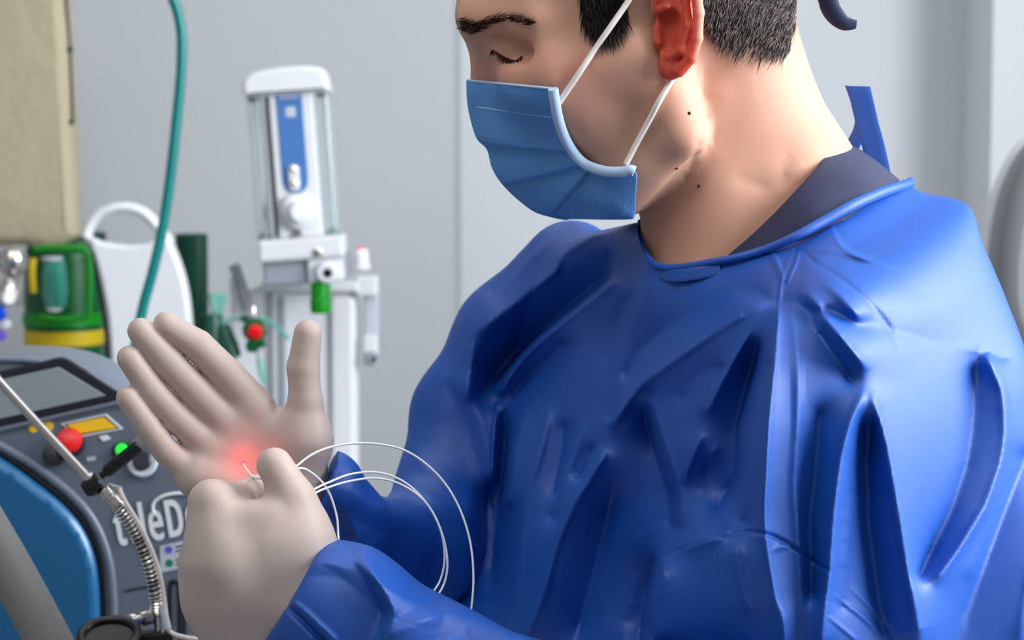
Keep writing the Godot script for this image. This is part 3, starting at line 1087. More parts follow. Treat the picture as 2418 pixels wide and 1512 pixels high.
# ---------------------------------------------------------------- console
func console() -> void:
	var t := thing("laser_console", "grey and blue treatment console with a screen, buttons and white lettering, lower left", "console", frame(240, 1160, 1.72))
	var out := curve2(poly([-420, 836, -200, 833, 0, 835, 110, 840, 190, 856, 260, 890, 330, 944, 400, 1022, 450, 1110, 490, 1250, 530, 1420, 560, 1700]), 5)
	out.append_array(poly([560, 4300, -420, 4300]))
	put("housing", slab(out, -240, 0, 18, 50), M.console, t)
	# the top edge bead and the screen
	put("top_bead", ftube([[-300, 850, 0], [0, 848, 0], [100, 853, 0], [180, 870, 0], [250, 906, 0], [330, 968, 0], [390, 1046, 0]], 8), M.console, t)
	put("bezel", slab(rounded(poly([-300, 892, 0, 876, 152, 840, 168, 846, 292, 928, 286, 940, 190, 962, 0, 1004, -300, 1060]), 8), -4, 10, 4), M.console_dark, t)
	put("screen", slab(rounded(poly([-280, 912, 0, 896, 146, 864, 256, 932, 190, 946, 0, 988, -280, 1040]), 4), 8, 14, 1.5), M.screen, t)
	put("bezel_lip", ftube([[-280, 1072, 6], [0, 1014, 6], [190, 970, 6], [290, 948, 6]], 6), M.console, t)
	# label
	var lb := put("warning_label", slab(poly([146, 1000, 254, 976, 294, 1012, 190, 1032]), 0, 3, 0.6), M.print_white, t)
	put("border", slab(poly([154, 1001, 251, 980, 285, 1010, 190, 1027]), 2, 4, 0.5), M.black, lb)
	put("field", slab(poly([160, 1002, 248, 983.5, 279, 1009, 191, 1023]), 3, 5, 0.5), M.yellow, lb)
	put("small_label", slab(rounded(poly([236, 1030, 254, 1026, 264, 1036, 246, 1042]), 2), 0, 3, 0.5), M.print_white, t)
	put("round_sticker", turned(82, 1010, 0, Vector3.BACK, [[0, 0], [11, 0], [11, 2], [0, 2]], 20), M.yellow, t)
	put("round_sticker", turned(116, 1006, 0, Vector3.BACK, [[0, 0], [13, 0], [13, 2], [0, 2]], 20), M.yellow, t)
	# emergency stop
	var es := put("stop_button", turned(168, 1050, 0, Vector3(0.05, 0.5, 1), [[0, 0], [34, 0], [36, 6], [32, 14], [0, 14]], 28), M.console_dark, t)
	put("button_cap", turned(170, 1046, 8, Vector3(0.05, 0.5, 1), [[0, 0], [20, 0], [20, 12], [29, 16], [31, 24], [27, 32], [14, 35], [0, 35]], 32), M.red, es)
	put("dial", turned(128, 1076, 0, Vector3(0, 0.4, 1), [[0, 0], [26, 0], [26, 6], [20, 9], [0, 9]], 24), M.console_dark, t)
	put("small_label", slab(rounded(poly([205, 1080, 226, 1077, 228, 1086, 208, 1090]), 2), 0, 3, 0.5), M.pale, t)
	# green button, key switch
	var gb := put("green_button", turned(290, 1066, 0, Vector3(0, 0.4, 1), [[0, 0], [24, 0], [25, 4], [20, 9], [0, 9]], 26), M.black, t)
	put("button_light", turned(291, 1062, 6, Vector3(0, 0.4, 1), [[0, 0], [15, 0], [15, 8], [10, 12], [0, 12]], 22), M.green_light, gb)
	var ks := put("key_switch", turned(338, 1092, 0, Vector3(0, 0.35, 1), [[28, 0], [36, 0], [36, 5], [32, 8], [28, 6]], 30), M.pale, t)
	put("barrel", turned(338, 1090, 0, Vector3(0, 0.35, 1), [[0, 0], [22, 0], [22, 12], [18, 15], [0, 15]], 26), M.console_dark, ks)
	put("key", slab(rounded(poly([312, 1040, 330, 1026, 348, 1030, 344, 1046, 322, 1056]), 4), 6, 14, 2), M.chrome, ks)
	# lettering and the arc over it
	var b := Basis(Vector3.BACK, deg_to_rad(9.0))
	lettering("lettering", "ttleDot", M.print_white, t, fp(386, 1230, 3), 0.029, b, 0.56)
	put("lettering_arc", ftube([[362, 1212, 3], [362, 1190, 3], [380, 1174, 3], [410, 1166, 3], [450, 1165, 3]], 4), M.print_white, t)
	# the pictogram label
	var pl := put("pictogram_label", slab(poly([376, 1292, 460, 1272, 460, 1338, 376, 1356]), 0, 3, 0.6), M.pale, t)
	put("pictogram", turned(397, 1300, 2, Vector3.BACK, [[0, 0], [9, 0], [9, 2], [0, 2]], 20), M.print_blue, pl)
	put("pictogram", turned(398, 1332, 2, Vector3.BACK, [[0, 0], [9, 0], [9, 2], [0, 2]], 20), M.print_green, pl)
	for y in [0, 10, 31, 41]:
		put("text_line", slab(poly([414, 1292 + y, 452, 1283 + y, 452, 1287 + y, 414, 1296 + y]), 2, 4, 0.4), M.console_dark, pl)
	# grooves right of the hose
	put("vent_slot", ftube([[398, 1512, 0], [398, 1400, 0], [404, 1378, 0], [416, 1380, 0], [420, 1400, 0], [420, 1512, 0]], 5), M.groove, t)
	put("vent_slot", ftube([[432, 1512, 0], [432, 1400, 0], [438, 1376, 0], [450, 1372, 0], [462, 1390, 0]], 5), M.console_dark, t)
	# blue front cover with its joint
	var cv := curve2(poly([-420, 860, -200, 960, 0, 1074, 80, 1130, 158, 1196, 202, 1256, 226, 1322, 234, 1400, 236, 1520, 236, 1700]), 6)
	cv.append_array(poly([236, 4200, -420, 4200]))
	put("blue_cover", slab(cv, -8, 34, 22, 60), M.console_blue, t)
	put("joint", ftube([[-200, 952, 4], [0, 1068, 4], [82, 1124, 4], [162, 1191, 4], [207, 1252, 4], [231, 1320, 4], [239, 1400, 4], [241, 1520, 4], [241, 1700, 4]], 5.5), M.groove, t)
	put("cover_rim", ftube([[-200, 936, 2], [0, 1050, 2], [92, 1106, 2], [178, 1178, 2], [226, 1244, 2], [252, 1318, 2], [262, 1400, 2], [264, 1520, 2], [264, 1700, 2]], 12), M.console, t)
	put("lower_line", ftube([[292, 1400, 0], [330, 1392, 0], [350, 1390, 0]], 3), M.console_dark, t)
	put("caster_skirt", slab(rect(-400, 4150, 540, 4700, 40), -480, -20, 10), M.console_dark, t)

# ---------------------------------------------------------------- arm and hose in front of the console
func flexible_arm() -> void:
	var t := thing("flexible_arm", "chrome rod with black clamp handle and ribbed metal hose in front of the console", "arm", frame(240, 1200, 1.5))
	put("rod", ftube([[-90, 792, 0], [0, 894, 0], [100, 1008, 0], [214, 1134, 0]], 11, 4, 14), M.chrome, t)
	put("rod_collar", turned(206, 1124, 0, Vector3(0.66, -0.75, 0), [[0, 0], [15, 0], [16, 3], [16, 16], [13, 19], [0, 19]], 20), M.chrome, t)
	put("clamp", turned(226, 1142, 0, Vector3(-0.85, -0.5, 0.1), [[0, -16], [20, -16], [24, -12], [24, 18], [21, 22], [18, 30], [0, 30]], 10), M.black, t)
	put("handle", turned(240, 1124, 4, Vector3(0.78, 0.62, 0), [[0, 0], [9, 0], [9, 12], [14, 16], [16, 22], [16, 112], [13, 118], [0, 119]], 18), M.black, t)
	put("nut", turned(244, 1156, 0, Vector3(0.68, -0.73, 0), [[0, 0], [17, 0], [19, 3], [19, 20], [15, 22], [15, 28], [18, 30], [18, 48], [13, 54], [0, 54]], 22), M.chrome, t)
	put("lug", slab(rounded(poly([256, 1140, 290, 1150, 288, 1158, 268, 1156]), 3), -4, 8, 2), M.chrome, t)
	var pts := [[276, 1190, 0], [300, 1225, 0], [325, 1268, 0], [345, 1318, 0], [358, 1368, 0], [366, 1420, 0], [368, 1452, 0]]
	put("hose_core", ftube(pts, 15, 8, 14), M.console_dark, t)
	var c := curve(path(pts), 30)
	var coil := PackedVector3Array()
	var s: float = fr[1]
	var turns := 30.0
	for k in c.size():
		for i in 3:
			var f := (k + i / 3.0) / (c.size() - 1.0)
			if f > 1.0:
				break
			var tt := (c[mini(k + 1, c.size() - 1)] - c[maxi(k - 1, 0)]).normalized()
			var nn := (Vector3.BACK - tt * tt.z).normalized()
			var bb := tt.cross(nn)
			var p := c[k].lerp(c[mini(k + 1, c.size() - 1)], i / 3.0)
			coil.append(p + (nn * cos(f * turns * TAU) + bb * sin(f * turns * TAU)) * 17.0 * s)
	put("hose_coil", tube(coil, 3.6 * s, 6), M.chrome, t)
	put("end_collar", turned(368, 1440, 0, Vector3(0.04, -1, 0), [[0, 0], [17, 0], [18, 3], [18, 14], [14, 18], [14, 70], [0, 70]], 20), M.chrome, t)
	put("knob", turned(330, 1466, 6, Vector3(-0.75, -0.1, 0.6), [[0, -24], [16, -24], [18, -20], [18, 0], [13, 4], [13, 14], [20, 18], [20, 30], [0, 32]], 20), M.chrome, t)
	put("mount", slab(rounded(poly([322, 1500, 408, 1490, 412, 1600, 320, 1600]), 8), -30, 30, 6), M.black, t)
	put("post", slab(rect(340, 1590, 390, 4200, 8), -24, 24, 6), M.dark_grey, t)
	# cable along the hose
	t = thing("white_cable", "thin white cable running down beside the ribbed metal hose", "cable", frame(350, 1330, 1.5))
	put("cable", ftube([[286, 1150, 12], [300, 1180, 16], [330, 1232, 14], [358, 1290, 14], [378, 1350, 14], [388, 1410, 14], [394, 1460, 14], [402, 1492, 14], [440, 1506, 14], [520, 1518, 14], [600, 1540, 10]], 5.5, 10, 10), M.loop, t)
	put("cable_sleeve", ftube([[384, 1425, 14], [391, 1460, 14], [396, 1484, 14]], 9, 6, 12), M.white, t)
	# the black ring in the lower left
	t = thing("black_ring", "black ring holder at the bottom edge beside the metal hose", "holder", frame(255, 1500, 1.48))
	var ring := PackedVector3Array()
	var b := Basis(Vector3.RIGHT, deg_to_rad(20))
	for k in 49:
		var a := TAU * k / 48
		ring.append(fp(258, 1500, 0) + b * Vector3(cos(a) * 66, 0, sin(a) * 66) * float(fr[1]))
	put("rim", tube(ring, 11.0 * float(fr[1]), 12), M.black, t)
	var cup := [[56, 0], [66, 0], [66, 20], [60, 120], [0, 122], [0, 116], [54, 114], [60, 20]]
	put("cup", turned(258, 1502, 0, Vector3(0, -1, -0.36), cup, 36), M.black, t)
	# the grey arm crossing the corner
	t = thing("grey_tube_arm", "thick matte grey tube crossing the lower left corner in front of the blue cover", "tube", frame(60, 1400, 1.42))
	put("tube", ftube([[-160, 990, 0], [-60, 1190, 0], [20, 1335, 0], [100, 1490, 0], [180, 1660, 0], [300, 1950, 0]], 54, 6, 24), M.strap, t)

# ---------------------------------------------------------------- the person
var head_solids := []

func front(x: float, y: float) -> float:
	var z := 560.0
	for k in 40:
		var d := field(head_solids, Vector3(x, y, z))
		if d < 0.7:
			return z
		z -= maxf(d * 0.8, 0.5)
		if z < -20.0:
			return NAN
	return z

func inside(x: float, y: float, p: PackedVector2Array) -> bool:
	return Geometry2D.is_point_in_polygon(Vector2(x, y), p)

func blob(p: Vector3, x: float, y: float, rx: float, ry: float) -> float:
	var q := Vector2((p.x - x) / rx, (p.y - y) / ry).length()
	return clampf(1.0 - q * q, 0.0, 1.0)

func skin_color(p: Vector3) -> Color:
	var c := Color(0.60, 0.33, 0.235)
	c = c.lerp(Color(0.58, 0.26, 0.19), 0.5 * blob(p, 1330, 200, 190, 120))
	c = c.lerp(Color(0.54, 0.22, 0.18), 0.6 * blob(p, 1150, 180, 60, 60))
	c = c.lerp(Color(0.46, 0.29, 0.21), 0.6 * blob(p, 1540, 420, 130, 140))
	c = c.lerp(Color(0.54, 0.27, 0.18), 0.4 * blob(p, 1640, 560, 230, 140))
	return c

func ear_glow_color(p: Vector3) -> Color:  # reddish ear skin, with backlight glow and lit rim painted into the colour
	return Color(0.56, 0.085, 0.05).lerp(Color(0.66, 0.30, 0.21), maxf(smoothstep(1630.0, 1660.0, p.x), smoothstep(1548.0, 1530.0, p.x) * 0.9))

func person() -> void:
	var foot := place(Vector3(1750, 760, 0))
	foot.y = 0.0
	var t := thing("person", "dark-haired clinician in a blue gown, face mask and white gloves, looking down at their hands", "person", foot)
	head_solids = [
		ball(1484, -80, 0, 408, 330, 296, 20),
		ball(1390, 130, 0, 262, 250, 250, 90),
		cap(1135, 40, 0, 58, 1150, 45, 120, 56, 40, true),
		cap(1150, 45, 120, 54, 1260, 40, 215, 40, 50, true),
		ball(1275, 190, 190, 90, 70, 60, 70, true),
		cap(1330, 180, 215, 62, 1500, 120, 262, 44, 70, true),
		cap(1164, 120, 0, 43, 1164, 215, 0, 46, 40),
		cap(1186, 225, 0, 52, 1240, 300, 0, 90, 60),
		cap(1612, 325, 212, 50, 1470, 452, 125, 62, 50, true),
		cap(1560, 160, 235, 40, 1612, 310, 214, 50, 60, true),
		ball(1380, 430, 0, 90, 80, 120, 60),
		ball(1490, 350, 0, 150, 130, 214, 80),
		cap(1400, 250, 150, 86, 1560, 235, 172, 76, 80, true),
		cap(1712, 120, 0, 158, 1718, 480, 0, 176, 26),
		cap(1718, 480, 0, 176, 1722, 660, 0, 212, 60),
		cap(1602, 500, 0, 84, 1614, 660, 0, 104, 30),
		cap(1735, 100, 0, 128, 1880, 450, 0, 150, 80),
		cap(1870, 440, 0, 140, 1780, 900, 0, 190, 90),
		cap(1800, 580, 0, 110, 2040, 740, 300, 80, 120, true),
		cap(1690, 225, 128, 38, 1640, 620, 112, 34, 36, true),
		carve(1648, 388, 215, 22, 1520, 536, 128, 28, 22, true),
		cap(1470, 150, 214, 56, 1552, 200, 216, 52, 60, true),
		carve(1188, 118, 205, 26, 1240, 128, 215, 22, 40, true),
		ball(1196, 112, 132, 54, 44, 50, 12, true),
	]
	head_meshes(t)
	clothing(t)
	hands(t)

func head_meshes(t: Node3D) -> void:
	var r := nets(head_solids, Vector3(1020, -460, -420), Vector3(2220, 980, 420), 11.0)
	var V: PackedVector3Array = relax(r[0], r[1], 1, 0.4)
	var I: PackedInt32Array = r[1]
	# the ears, finer
	var ear := [ball(1598, 60, 298, 50, 112, 30, 8), ball(1584, 156, 310, 31, 34, 18, 16)]
	var helix := [[1546, 28, 300, 10], [1548, -26, 316, 12], [1570, -74, 336, 14], [1610, -80, 346, 15], [1642, -30, 352, 14], [1650, 30, 353, 13], [1647, 90, 347, 13], [1632, 136, 336, 14], [1604, 168, 322, 15]]
	for k in helix.size() - 1:
		var a: Array = helix[k]
		var b: Array = helix[k + 1]
		ear.append(cap(a[0], a[1], a[2], a[3], b[0], b[1], b[2], b[3], 6))
	ear.append_array([
		cap(1592, -50, 334, 9, 1618, 0, 340, 11, 8), cap(1618, 0, 340, 11, 1625, 60, 343, 11, 6), cap(1625, 60, 343, 11, 1610, 118, 334, 12, 8), cap(1610, 118, 334, 12, 1580, 132, 326, 9, 10),
		carve(1577, 48, 326, 30, 1572, 102, 324, 26, 6), carve(1566, -22, 356, 20, 1588, -38, 356, 16, 8), carve(1562, 84, 330, 14, 1546, 92, 280, 14, 5),
		cap(1550, 68, 300, 10, 1553, 100, 304, 12, 10), cap(1554, 26, 308, 8, 1574, 16, 326, 8, 6), carve(1540, 8, 340, 9, 1600, -4, 350, 8, 6)])
	var e := nets(ear, Vector3(1500, -120, 250), Vector3(1690, 210, 390), 3.6)
	var EV: PackedVector3Array = relax(e[0], e[1], 1, 0.5)
	var EI: PackedInt32Array = e[1]
	var skull := V.size()
	for side in 2:
		var n := V.size()
		for p in EV:
			V.append(Vector3(p.x, p.y, p.z if side == 0 else -p.z))
		for k in range(0, EI.size(), 3):
			if side == 0:
				I.append_array([n + EI[k], n + EI[k + 1], n + EI[k + 2]])
			else:
				I.append_array([n + EI[k], n + EI[k + 2], n + EI[k + 1]])
	# fine modelling: lid crease, folds of the neck
	var N := normals_of(V, I)
	var dents := [[[1150, 92], [1180, 86], [1220, 98], [1246, 122], 7.0, 9.0], [[1172, 128], [1200, 142], [1232, 126], [1244, 122], 6.0, 8.0],
		[[1668, 270], [1650, 340], [1625, 410], [1600, 470], 6.0, 14.0], [[1690, 300], [1670, 380], [1640, 450], [1626, 470], 4.0, 12.0],
		[[1860, 370], [1850, 420], [1800, 440], [1760, 430], 7.0, 50.0]]
	for k in V.size():
		if V[k].z < 0:
			continue
		for d in dents:
			for q in 3:
				var a := Vector2(d[q][0], d[q][1])
				var b := Vector2(d[q + 1][0], d[q + 1][1])
				var p := Vector2(V[k].x, V[k].y)
				if absf(p.x - a.x) > 140 or absf(p.y - a.y) > 140:
					continue
				var dist := p.distance_to(Geometry2D.get_closest_point_to_segment(p, a, b))
				var f: float = 1.0 - dist / d[5]
				if f > 0:
					V[k] -= N[k] * d[4] * f * f * 0.6
	var C := PackedColorArray()
	for k in V.size():
		C.append(skin_color(V[k]) if k < skull else ear_glow_color(V[k]))
	put("body", smooth_mesh(to_room(V), I, C), M.skin, t)
	# moles
	for m in [[1627, 268, 4.5], [1650, 440, 4], [1598, 398, 3]]:
		var z := front(m[0], m[1])
		if not is_nan(z):
			put("mole", lathe(place(Vector3(m[0], m[1], z - 3)) - base, Vector3(0, 0, 1), [[0, 0], [m[2] * UNIT, 0], [m[2] * UNIT * 0.8, 3.6 * UNIT], [0, 4 * UNIT]], 10), M.mole, t)
	hair(t)

func strand(T: PackedVector3Array, a: Vector3, b: Vector3, c: Vector3, w: float) -> void:
	var s := (c - a).cross(Vector3(0, 0, 1)).normalized() * w
	var n := Vector3(0, 0, w)
	var r0 := [a + s, a - s, a + n]
	var r1 := [b + s * 0.8, b - s * 0.8, b + n * 0.8]
	for k in 3:
		quad(T, r0[k], r0[(k + 1) % 3], r1[(k + 1) % 3], r1[k])
		T.append_array([r1[k], r1[(k + 1) % 3], c])

func hair(t: Node3D) -> void:
	var rng := RandomNumberGenerator.new()
	rng.seed = 7
	# scalp hair: a short coat that follows the skull, then strands at its edges
	var coat := [ball(1492, -84, 0, 412, 334, 302, 20), cap(1700, -60, 0, 200, 1700, 40, 0, 196, 60)]
	coat.append(cut(1420, 10, 0, -0.95, 0.25, 0.0, 20))
	coat.append(cut(1640, -4, 0, 0.02, 1.0, 0.0, 20))
	var r := nets(coat, Vector3(1020, -460, -380), Vector3(1980, 160, 380), 14.0)
	var V: PackedVector3Array = r[0]
	var zones := [
		# polygon, count, direction, length, dark share
		[poly([1358, -90, 1470, -90, 1480, 40, 1448, 84, 1410, 84, 1378, 48]), 1500, Vector2(0.12, 1.0), 56.0, 1.0],
		[poly([1656, -90, 1884, -90, 1880, 60, 1868, 118, 1800, 134, 1744, 118, 1690, 62, 1662, 14]), 4200, Vector2(-0.45, 1.0), 58.0, 0.5],
	]
	var dark := PackedVector3Array()
	var pale := PackedVector3Array()
	for z in zones:
		var p: PackedVector2Array = z[0]
		var lo := Vector2(1e5, 1e5)
		var hi := -lo
		for q in p:
			lo = lo.min(q)
			hi = hi.max(q)
		var made := 0
		var tries := 0
		while made < z[1] and tries < z[1] * 4:
			tries += 1
			var x := rng.randf_range(lo.x, hi.x)
			var y := rng.randf_range(lo.y, hi.y)
			if not inside(x, y, p):
				continue
			if x > 1600 and rng.randf() < smoothstep(10.0, 130.0, y - 20.0 * sin(x * 0.045)) * 0.9:
				continue
			var zz := front(x, y)
			if is_nan(zz):
				continue
			var d: Vector2 = (z[2] as Vector2).rotated(rng.randf_range(-0.28, 0.28)).normalized()
			var len: float = z[3] * rng.randf_range(0.5, 1.1)
			var zb := front(x + d.x * len, y + d.y * len)
			if is_nan(zb):
				zb = zz - 20
			var a := place(Vector3(x, y, zz - 1)) - base
			var c := place(Vector3(x + d.x * len, y + d.y * len, zb + rng.randf_range(3, 12))) - base
			var b := place(Vector3(x + d.x * len * 0.5, y + d.y * len * 0.5, maxf(zz, zb) + rng.randf_range(6, 12))) - base
			strand(dark if rng.randf() < z[4] else pale, a, b, c, rng.randf_range(0.8, 1.5) * UNIT)
			made += 1
	var h := put("hair", smooth_mesh(to_room(V), r[1]), M.hair, t)
	var s1 := put("dark_strands", creased(dark, 60), M.hair, h)
	s1.set_meta("kind", "stuff")
	var s2 := put("greying_strands", creased(pale, 60), M.grey_hair, h)
	s2.set_meta("kind", "stuff")
	# eyebrow
	var brow := PackedVector3Array()
	var line := curve2(poly([1080, 58, 1106, 72, 1130, 66, 1165, 50, 1205, 48, 1250, 60]), 10)
	for k in 330:
		var f := rng.randf()
		var q := line[int(f * (line.size() - 1))]
		var half := lerpf(15.0, 6.0, f)
		var x := q.x + rng.randf_range(-6, 6)
		var y := q.y + rng.randf_range(-half, half) - 4
		var zz := front(x, y)
		if is_nan(zz):
			continue
		var d := Vector2(1.0, -0.25).rotated(rng.randf_range(-0.4, 0.3)) * rng.randf_range(14, 26)
		var zb := front(x + d.x, y + d.y)
		if is_nan(zb):
			zb = zz
		strand(brow, place(Vector3(x, y, zz - 1)) - base, place(Vector3(x + d.x * 0.5, y + d.y * 0.5, maxf(zz, zb) + 5)) - base, place(Vector3(x + d.x, y + d.y, zb + 2)) - base, 0.75 * UNIT)
	put("eyebrow", creased(brow, 60), M.brow, t).set_meta("kind", "stuff")
	# lashes along the lowered lid
	var lash := PackedVector3Array()
	var rim := curve2(poly([1162, 118, 1180, 130, 1200, 140, 1218, 144, 1233, 132]), 8)
	for k in 46:
		var q := rim[int(rng.randf() * (rim.size() - 1))]
		var zz := front(q.x, q.y)
		if is_nan(zz):
			continue
		var d := Vector2(-0.2, 1.0).rotated(rng.randf_range(-0.5, 0.7)) * rng.randf_range(8, 18)
		strand(lash, place(Vector3(q.x, q.y, zz)) - base, place(Vector3(q.x + d.x * 0.5, q.y + d.y * 0.5, zz + 8)) - base, place(Vector3(q.x + d.x, q.y + d.y, zz + 10)) - base, 1.5 * UNIT)
	put("eyelashes", creased(lash, 60), M.brow, t).set_meta("kind", "stuff")
	var lr := []
	for q in rim:
		var zz := front(q.x, q.y)
		lr.append([q.x, q.y, (zz if not is_nan(zz) else 150.0)])
	put("lid_line", stube(lr, [0.8, 2.2, 2.6, 2.4, 1.0], 2, 6), M.brow, t)

# a closed sheet with thickness from a grid of sculpting-space points
func sheet(rows: Array, thick: float) -> ArrayMesh:
	var h := rows.size()
	var w: int = rows[0].size()
	var V := PackedVector3Array()
	for r in rows:
		V.append_array(r)
	var I := PackedInt32Array()
	for j in h - 1:
		for i in w - 1:
			var a := j * w + i
			I.append_array([a, a + 1, a + w + 1, a, a + w + 1, a + w])
	var N := PackedVector3Array()
	N.resize(V.size())
	for k in range(0, I.size(), 3):
		var n := (V[I[k + 1]] - V[I[k]]).cross(V[I[k + 2]] - V[I[k]])
		for e in 3:
			N[I[k + e]] += n
	var n0 := V.size()
	for k in n0:
		V.append(V[k] + N[k].normalized() * thick)
	var m := I.size()
	for k in range(0, m, 3):
		I.append_array([n0 + I[k], n0 + I[k + 2], n0 + I[k + 1]])
	var rim := []
	for i in w - 1:
		rim.append([i, i + 1])
		rim.append([(h - 1) * w + i + 1, (h - 1) * w + i])
	for j in h - 1:
		rim.append([(j + 1) * w, j * w])
		rim.append([j * w + w - 1, (j + 1) * w + w - 1])
	for q in rim:
		I.append_array([q[0], n0 + q[0], n0 + q[1], q[0], n0 + q[1], q[1]])
	return smooth_mesh(to_room(V), I)

# a ribbon along sculpting-space points, lying across "side"
func ribbon(pts: Array, side: Vector3, width: float, thick := 3.0, per := 8) -> ArrayMesh:
	var P := PackedVector3Array()
	for p in pts:
		P.append(Vector3(p[0], p[1], p[2]))
	var c := curve(P, per)
	var rows := []
	for p in c:
		var row := PackedVector3Array()
		for i in 5:
			row.append(p + side * width * (i / 4.0 - 0.5))
		rows.append(row)
	return sheet(rows, thick)

func clothing(t: Node3D) -> void:
	relief.resize(RW * RH)
	folds()
	# thin creases of chest and shoulder
	crease([[1868, 600, 0], [1852, 640, 7], [1843, 690, 12], [1838, 760, 10], [1826, 830, 0]], 5, 7)
	crease([[1880, 590, -6], [1868, 630, -9], [1852, 668, -10]], 7, 7)
	crease([[1830, 606, 10], [1842, 634, 14], [1850, 660, 6]], 7, 16)
	crease([[1884, 610, 10], [1866, 650, 14], [1858, 670, 4]], 6, 20)
	crease([[1890, 590, 0], [1915, 610, -8], [1930, 625, 0]], 8, 8)
	crease([[1480, 1290, 0], [1560, 1235, 10], [1620, 1195, 0]], 10, 16)
	crease([[1195, 690, 2], [1260, 610, 9], [1350, 545, 8], [1420, 525, 0]], 14, 10)
	crease([[1215, 640, 2], [1290, 575, 7], [1360, 530, 4]], 10, 10)
	crease([[1885, 600, 0], [1960, 640, -4], [2015, 680, -9], [2060, 722, -9], [2100, 775, -8], [2135, 850, 0]], 8, 12)
	for k in 9:
		var a := -0.2 + 0.14 * k
		crease([[1900 + 8 * k, 585 - 6 * k, 5], [1960 + 60 * cos(a), 620 + 60 * sin(a) - 10 * k, 4], [2000 + 120 * cos(a), 650 + 110 * sin(a) - 14 * k, 0]], 9, 9)
	crease([[1570, 1312, -12], [1640, 1285, -12], [1720, 1262, -12], [1795, 1259, -12], [1860, 1285, -12], [1950, 1345, -12]], 8, 8)
	crease([[1960, 1400, 0], [2040, 1460, 9], [2090, 1512, 6]], 9, 9)
	crease([[1960, 1460, 4], [2020, 1510, 9]], 8, 8)
	crease([[2000, 1380, 0], [2060, 1440, 8], [2120, 1520, 3]], 12, 9)
	crease([[1812, 1305, 0], [1850, 1290, 6], [1880, 1292, 0]], 8, 10)
	# far sleeve
	crease([[1070, 870, 0], [1120, 960, 26], [1150, 1060, 30], [1160, 1150, 10]], 80, 30)
	crease([[1190, 660, 10], [1120, 790, 24], [1070, 880, 10]], 40, 60)
	crease([[955, 1120, 10], [1010, 1170, 34], [1100, 1210, 20]], 40, 50)
	crease([[830, 1160, 10], [900, 1200, 30], [990, 1230, 10]], 30, 50)
	crease([[960, 1060, 0], [1020, 1120, 20], [1090, 1160, 0]], 40, 30)
	# near forearm
	crease([[640, 1405, -22], [700, 1450, -22], [770, 1520, -22]], 16, 14)
	crease([[660, 1402, 6], [720, 1448, 10], [790, 1512, 10]], 12, 16)
	crease([[845, 1284, 30], [890, 1370, 60], [925, 1440, 60], [915, 1490, 40], [890, 1530, 10]], 120, 26)
	crease([[780, 1285, 10], [850, 1335, 30], [930, 1400, 30], [1010, 1440, 10]], 26, 50)
	crease([[930, 1500, 20], [1020, 1455, 40], [1110, 1440, 40], [1180, 1480, 10]], 30, 60)
	crease([[700, 1340, 0], [770, 1330, 16], [840, 1350, 0]], 26, 30)

	var gown := Node3D.new()
	gown.name = "surgical_gown"
	t.add_child(gown)
	var rings := [
		[1512, 528, -60, 1524, 600, 90, 1575, 640, 178, 1700, 625, 255, 1870, 572, 290, 2010, 500, 225, 2140, 438, 20],
		[1440, 545, -230, 1478, 650, -20, 1540, 720, 130, 1680, 720, 310, 1840, 680, 470, 1990, 590, 400, 2195, 464, 60],
		[1345, 570, -420, 1400, 700, -220, 1500, 830, 40, 1660, 840, 320, 1836, 790, 610, 2030, 690, 580, 2285, 493, 120],
		[1250, 620, -560, 1300, 780, -370, 1420, 930, -80, 1620, 950, 280, 1825, 890, 680, 2060, 800, 640, 2324, 590, 200],
		[1190, 740, -620, 1240, 880, -440, 1360, 1040, -150, 1590, 1060, 240, 1813, 1000, 700, 2070, 930, 640, 2378, 720, 220],
		[1160, 920, -600, 1200, 1030, -420, 1320, 1160, -160, 1570, 1180, 200, 1806, 1120, 690, 2080, 1060, 640, 2428, 860, 240],
		[1155, 1080, -560, 1180, 1180, -400, 1290, 1290, -170, 1540, 1300, 160, 1803, 1240, 670, 2090, 1200, 630, 2456, 1010, 250],
		[1090, 1260, -540, 1130, 1330, -400, 1250, 1420, -180, 1520, 1440, 140, 1826, 1400, 650, 2100, 1350, 610, 2484, 1180, 250],
		[1040, 1430, -540, 1090, 1490, -400, 1220, 1570, -190, 1500, 1590, 120, 1850, 1560, 620, 2110, 1510, 590, 2500, 1360, 250],
		[1030, 2000, -500, 1080, 2050, -350, 1220, 2100, -160, 1480, 2120, 80, 1800, 2100, 400, 2080, 2050, 500, 2480, 1900, 220],
		[1060, 3000, -480, 1080, 3050, -340, 1200, 3100, -140, 1460, 3120, 80, 1800, 3100, 330, 2100, 3050, 380, 2500, 2950, 160],
		[1040, 4300, -480, 1060, 4350, -340, 1200, 4400, -140, 1460, 4400, 80, 1800, 4400, 330, 2100, 4350, 380, 2500, 4300, 160],
	]
	put("gown_panel", cloth_rings(rings, 60, 52), M.gown, gown)
	# sleeves
	var far_sleeve := [
		cap(1350, 640, -560, 120, 1210, 800, -640, 128, 60), cap(1210, 800, -640, 128, 1105, 980, -620, 124, 60),
		cap(1105, 980, -620, 124, 1066, 1140, -560, 116, 60), cap(1066, 1140, -560, 116, 1010, 1292, -430, 134, 60),
		cap(1010, 1292, -430, 134, 890, 1292, -240, 108, 50), cap(890, 1292, -220, 108, 815, 1240, -30, 98, 50),
		cap(815, 1240, -30, 98, 772, 1150, 60, 90, 40), cut(772, 1130, 60, -0.93, -0.34, 0.1, 4)]
	put("sleeve", cloth_solid(far_sleeve, Vector3(840 - 160, 480, -800), Vector3(1500, 1460, 180), 9.0), M.gown, gown)
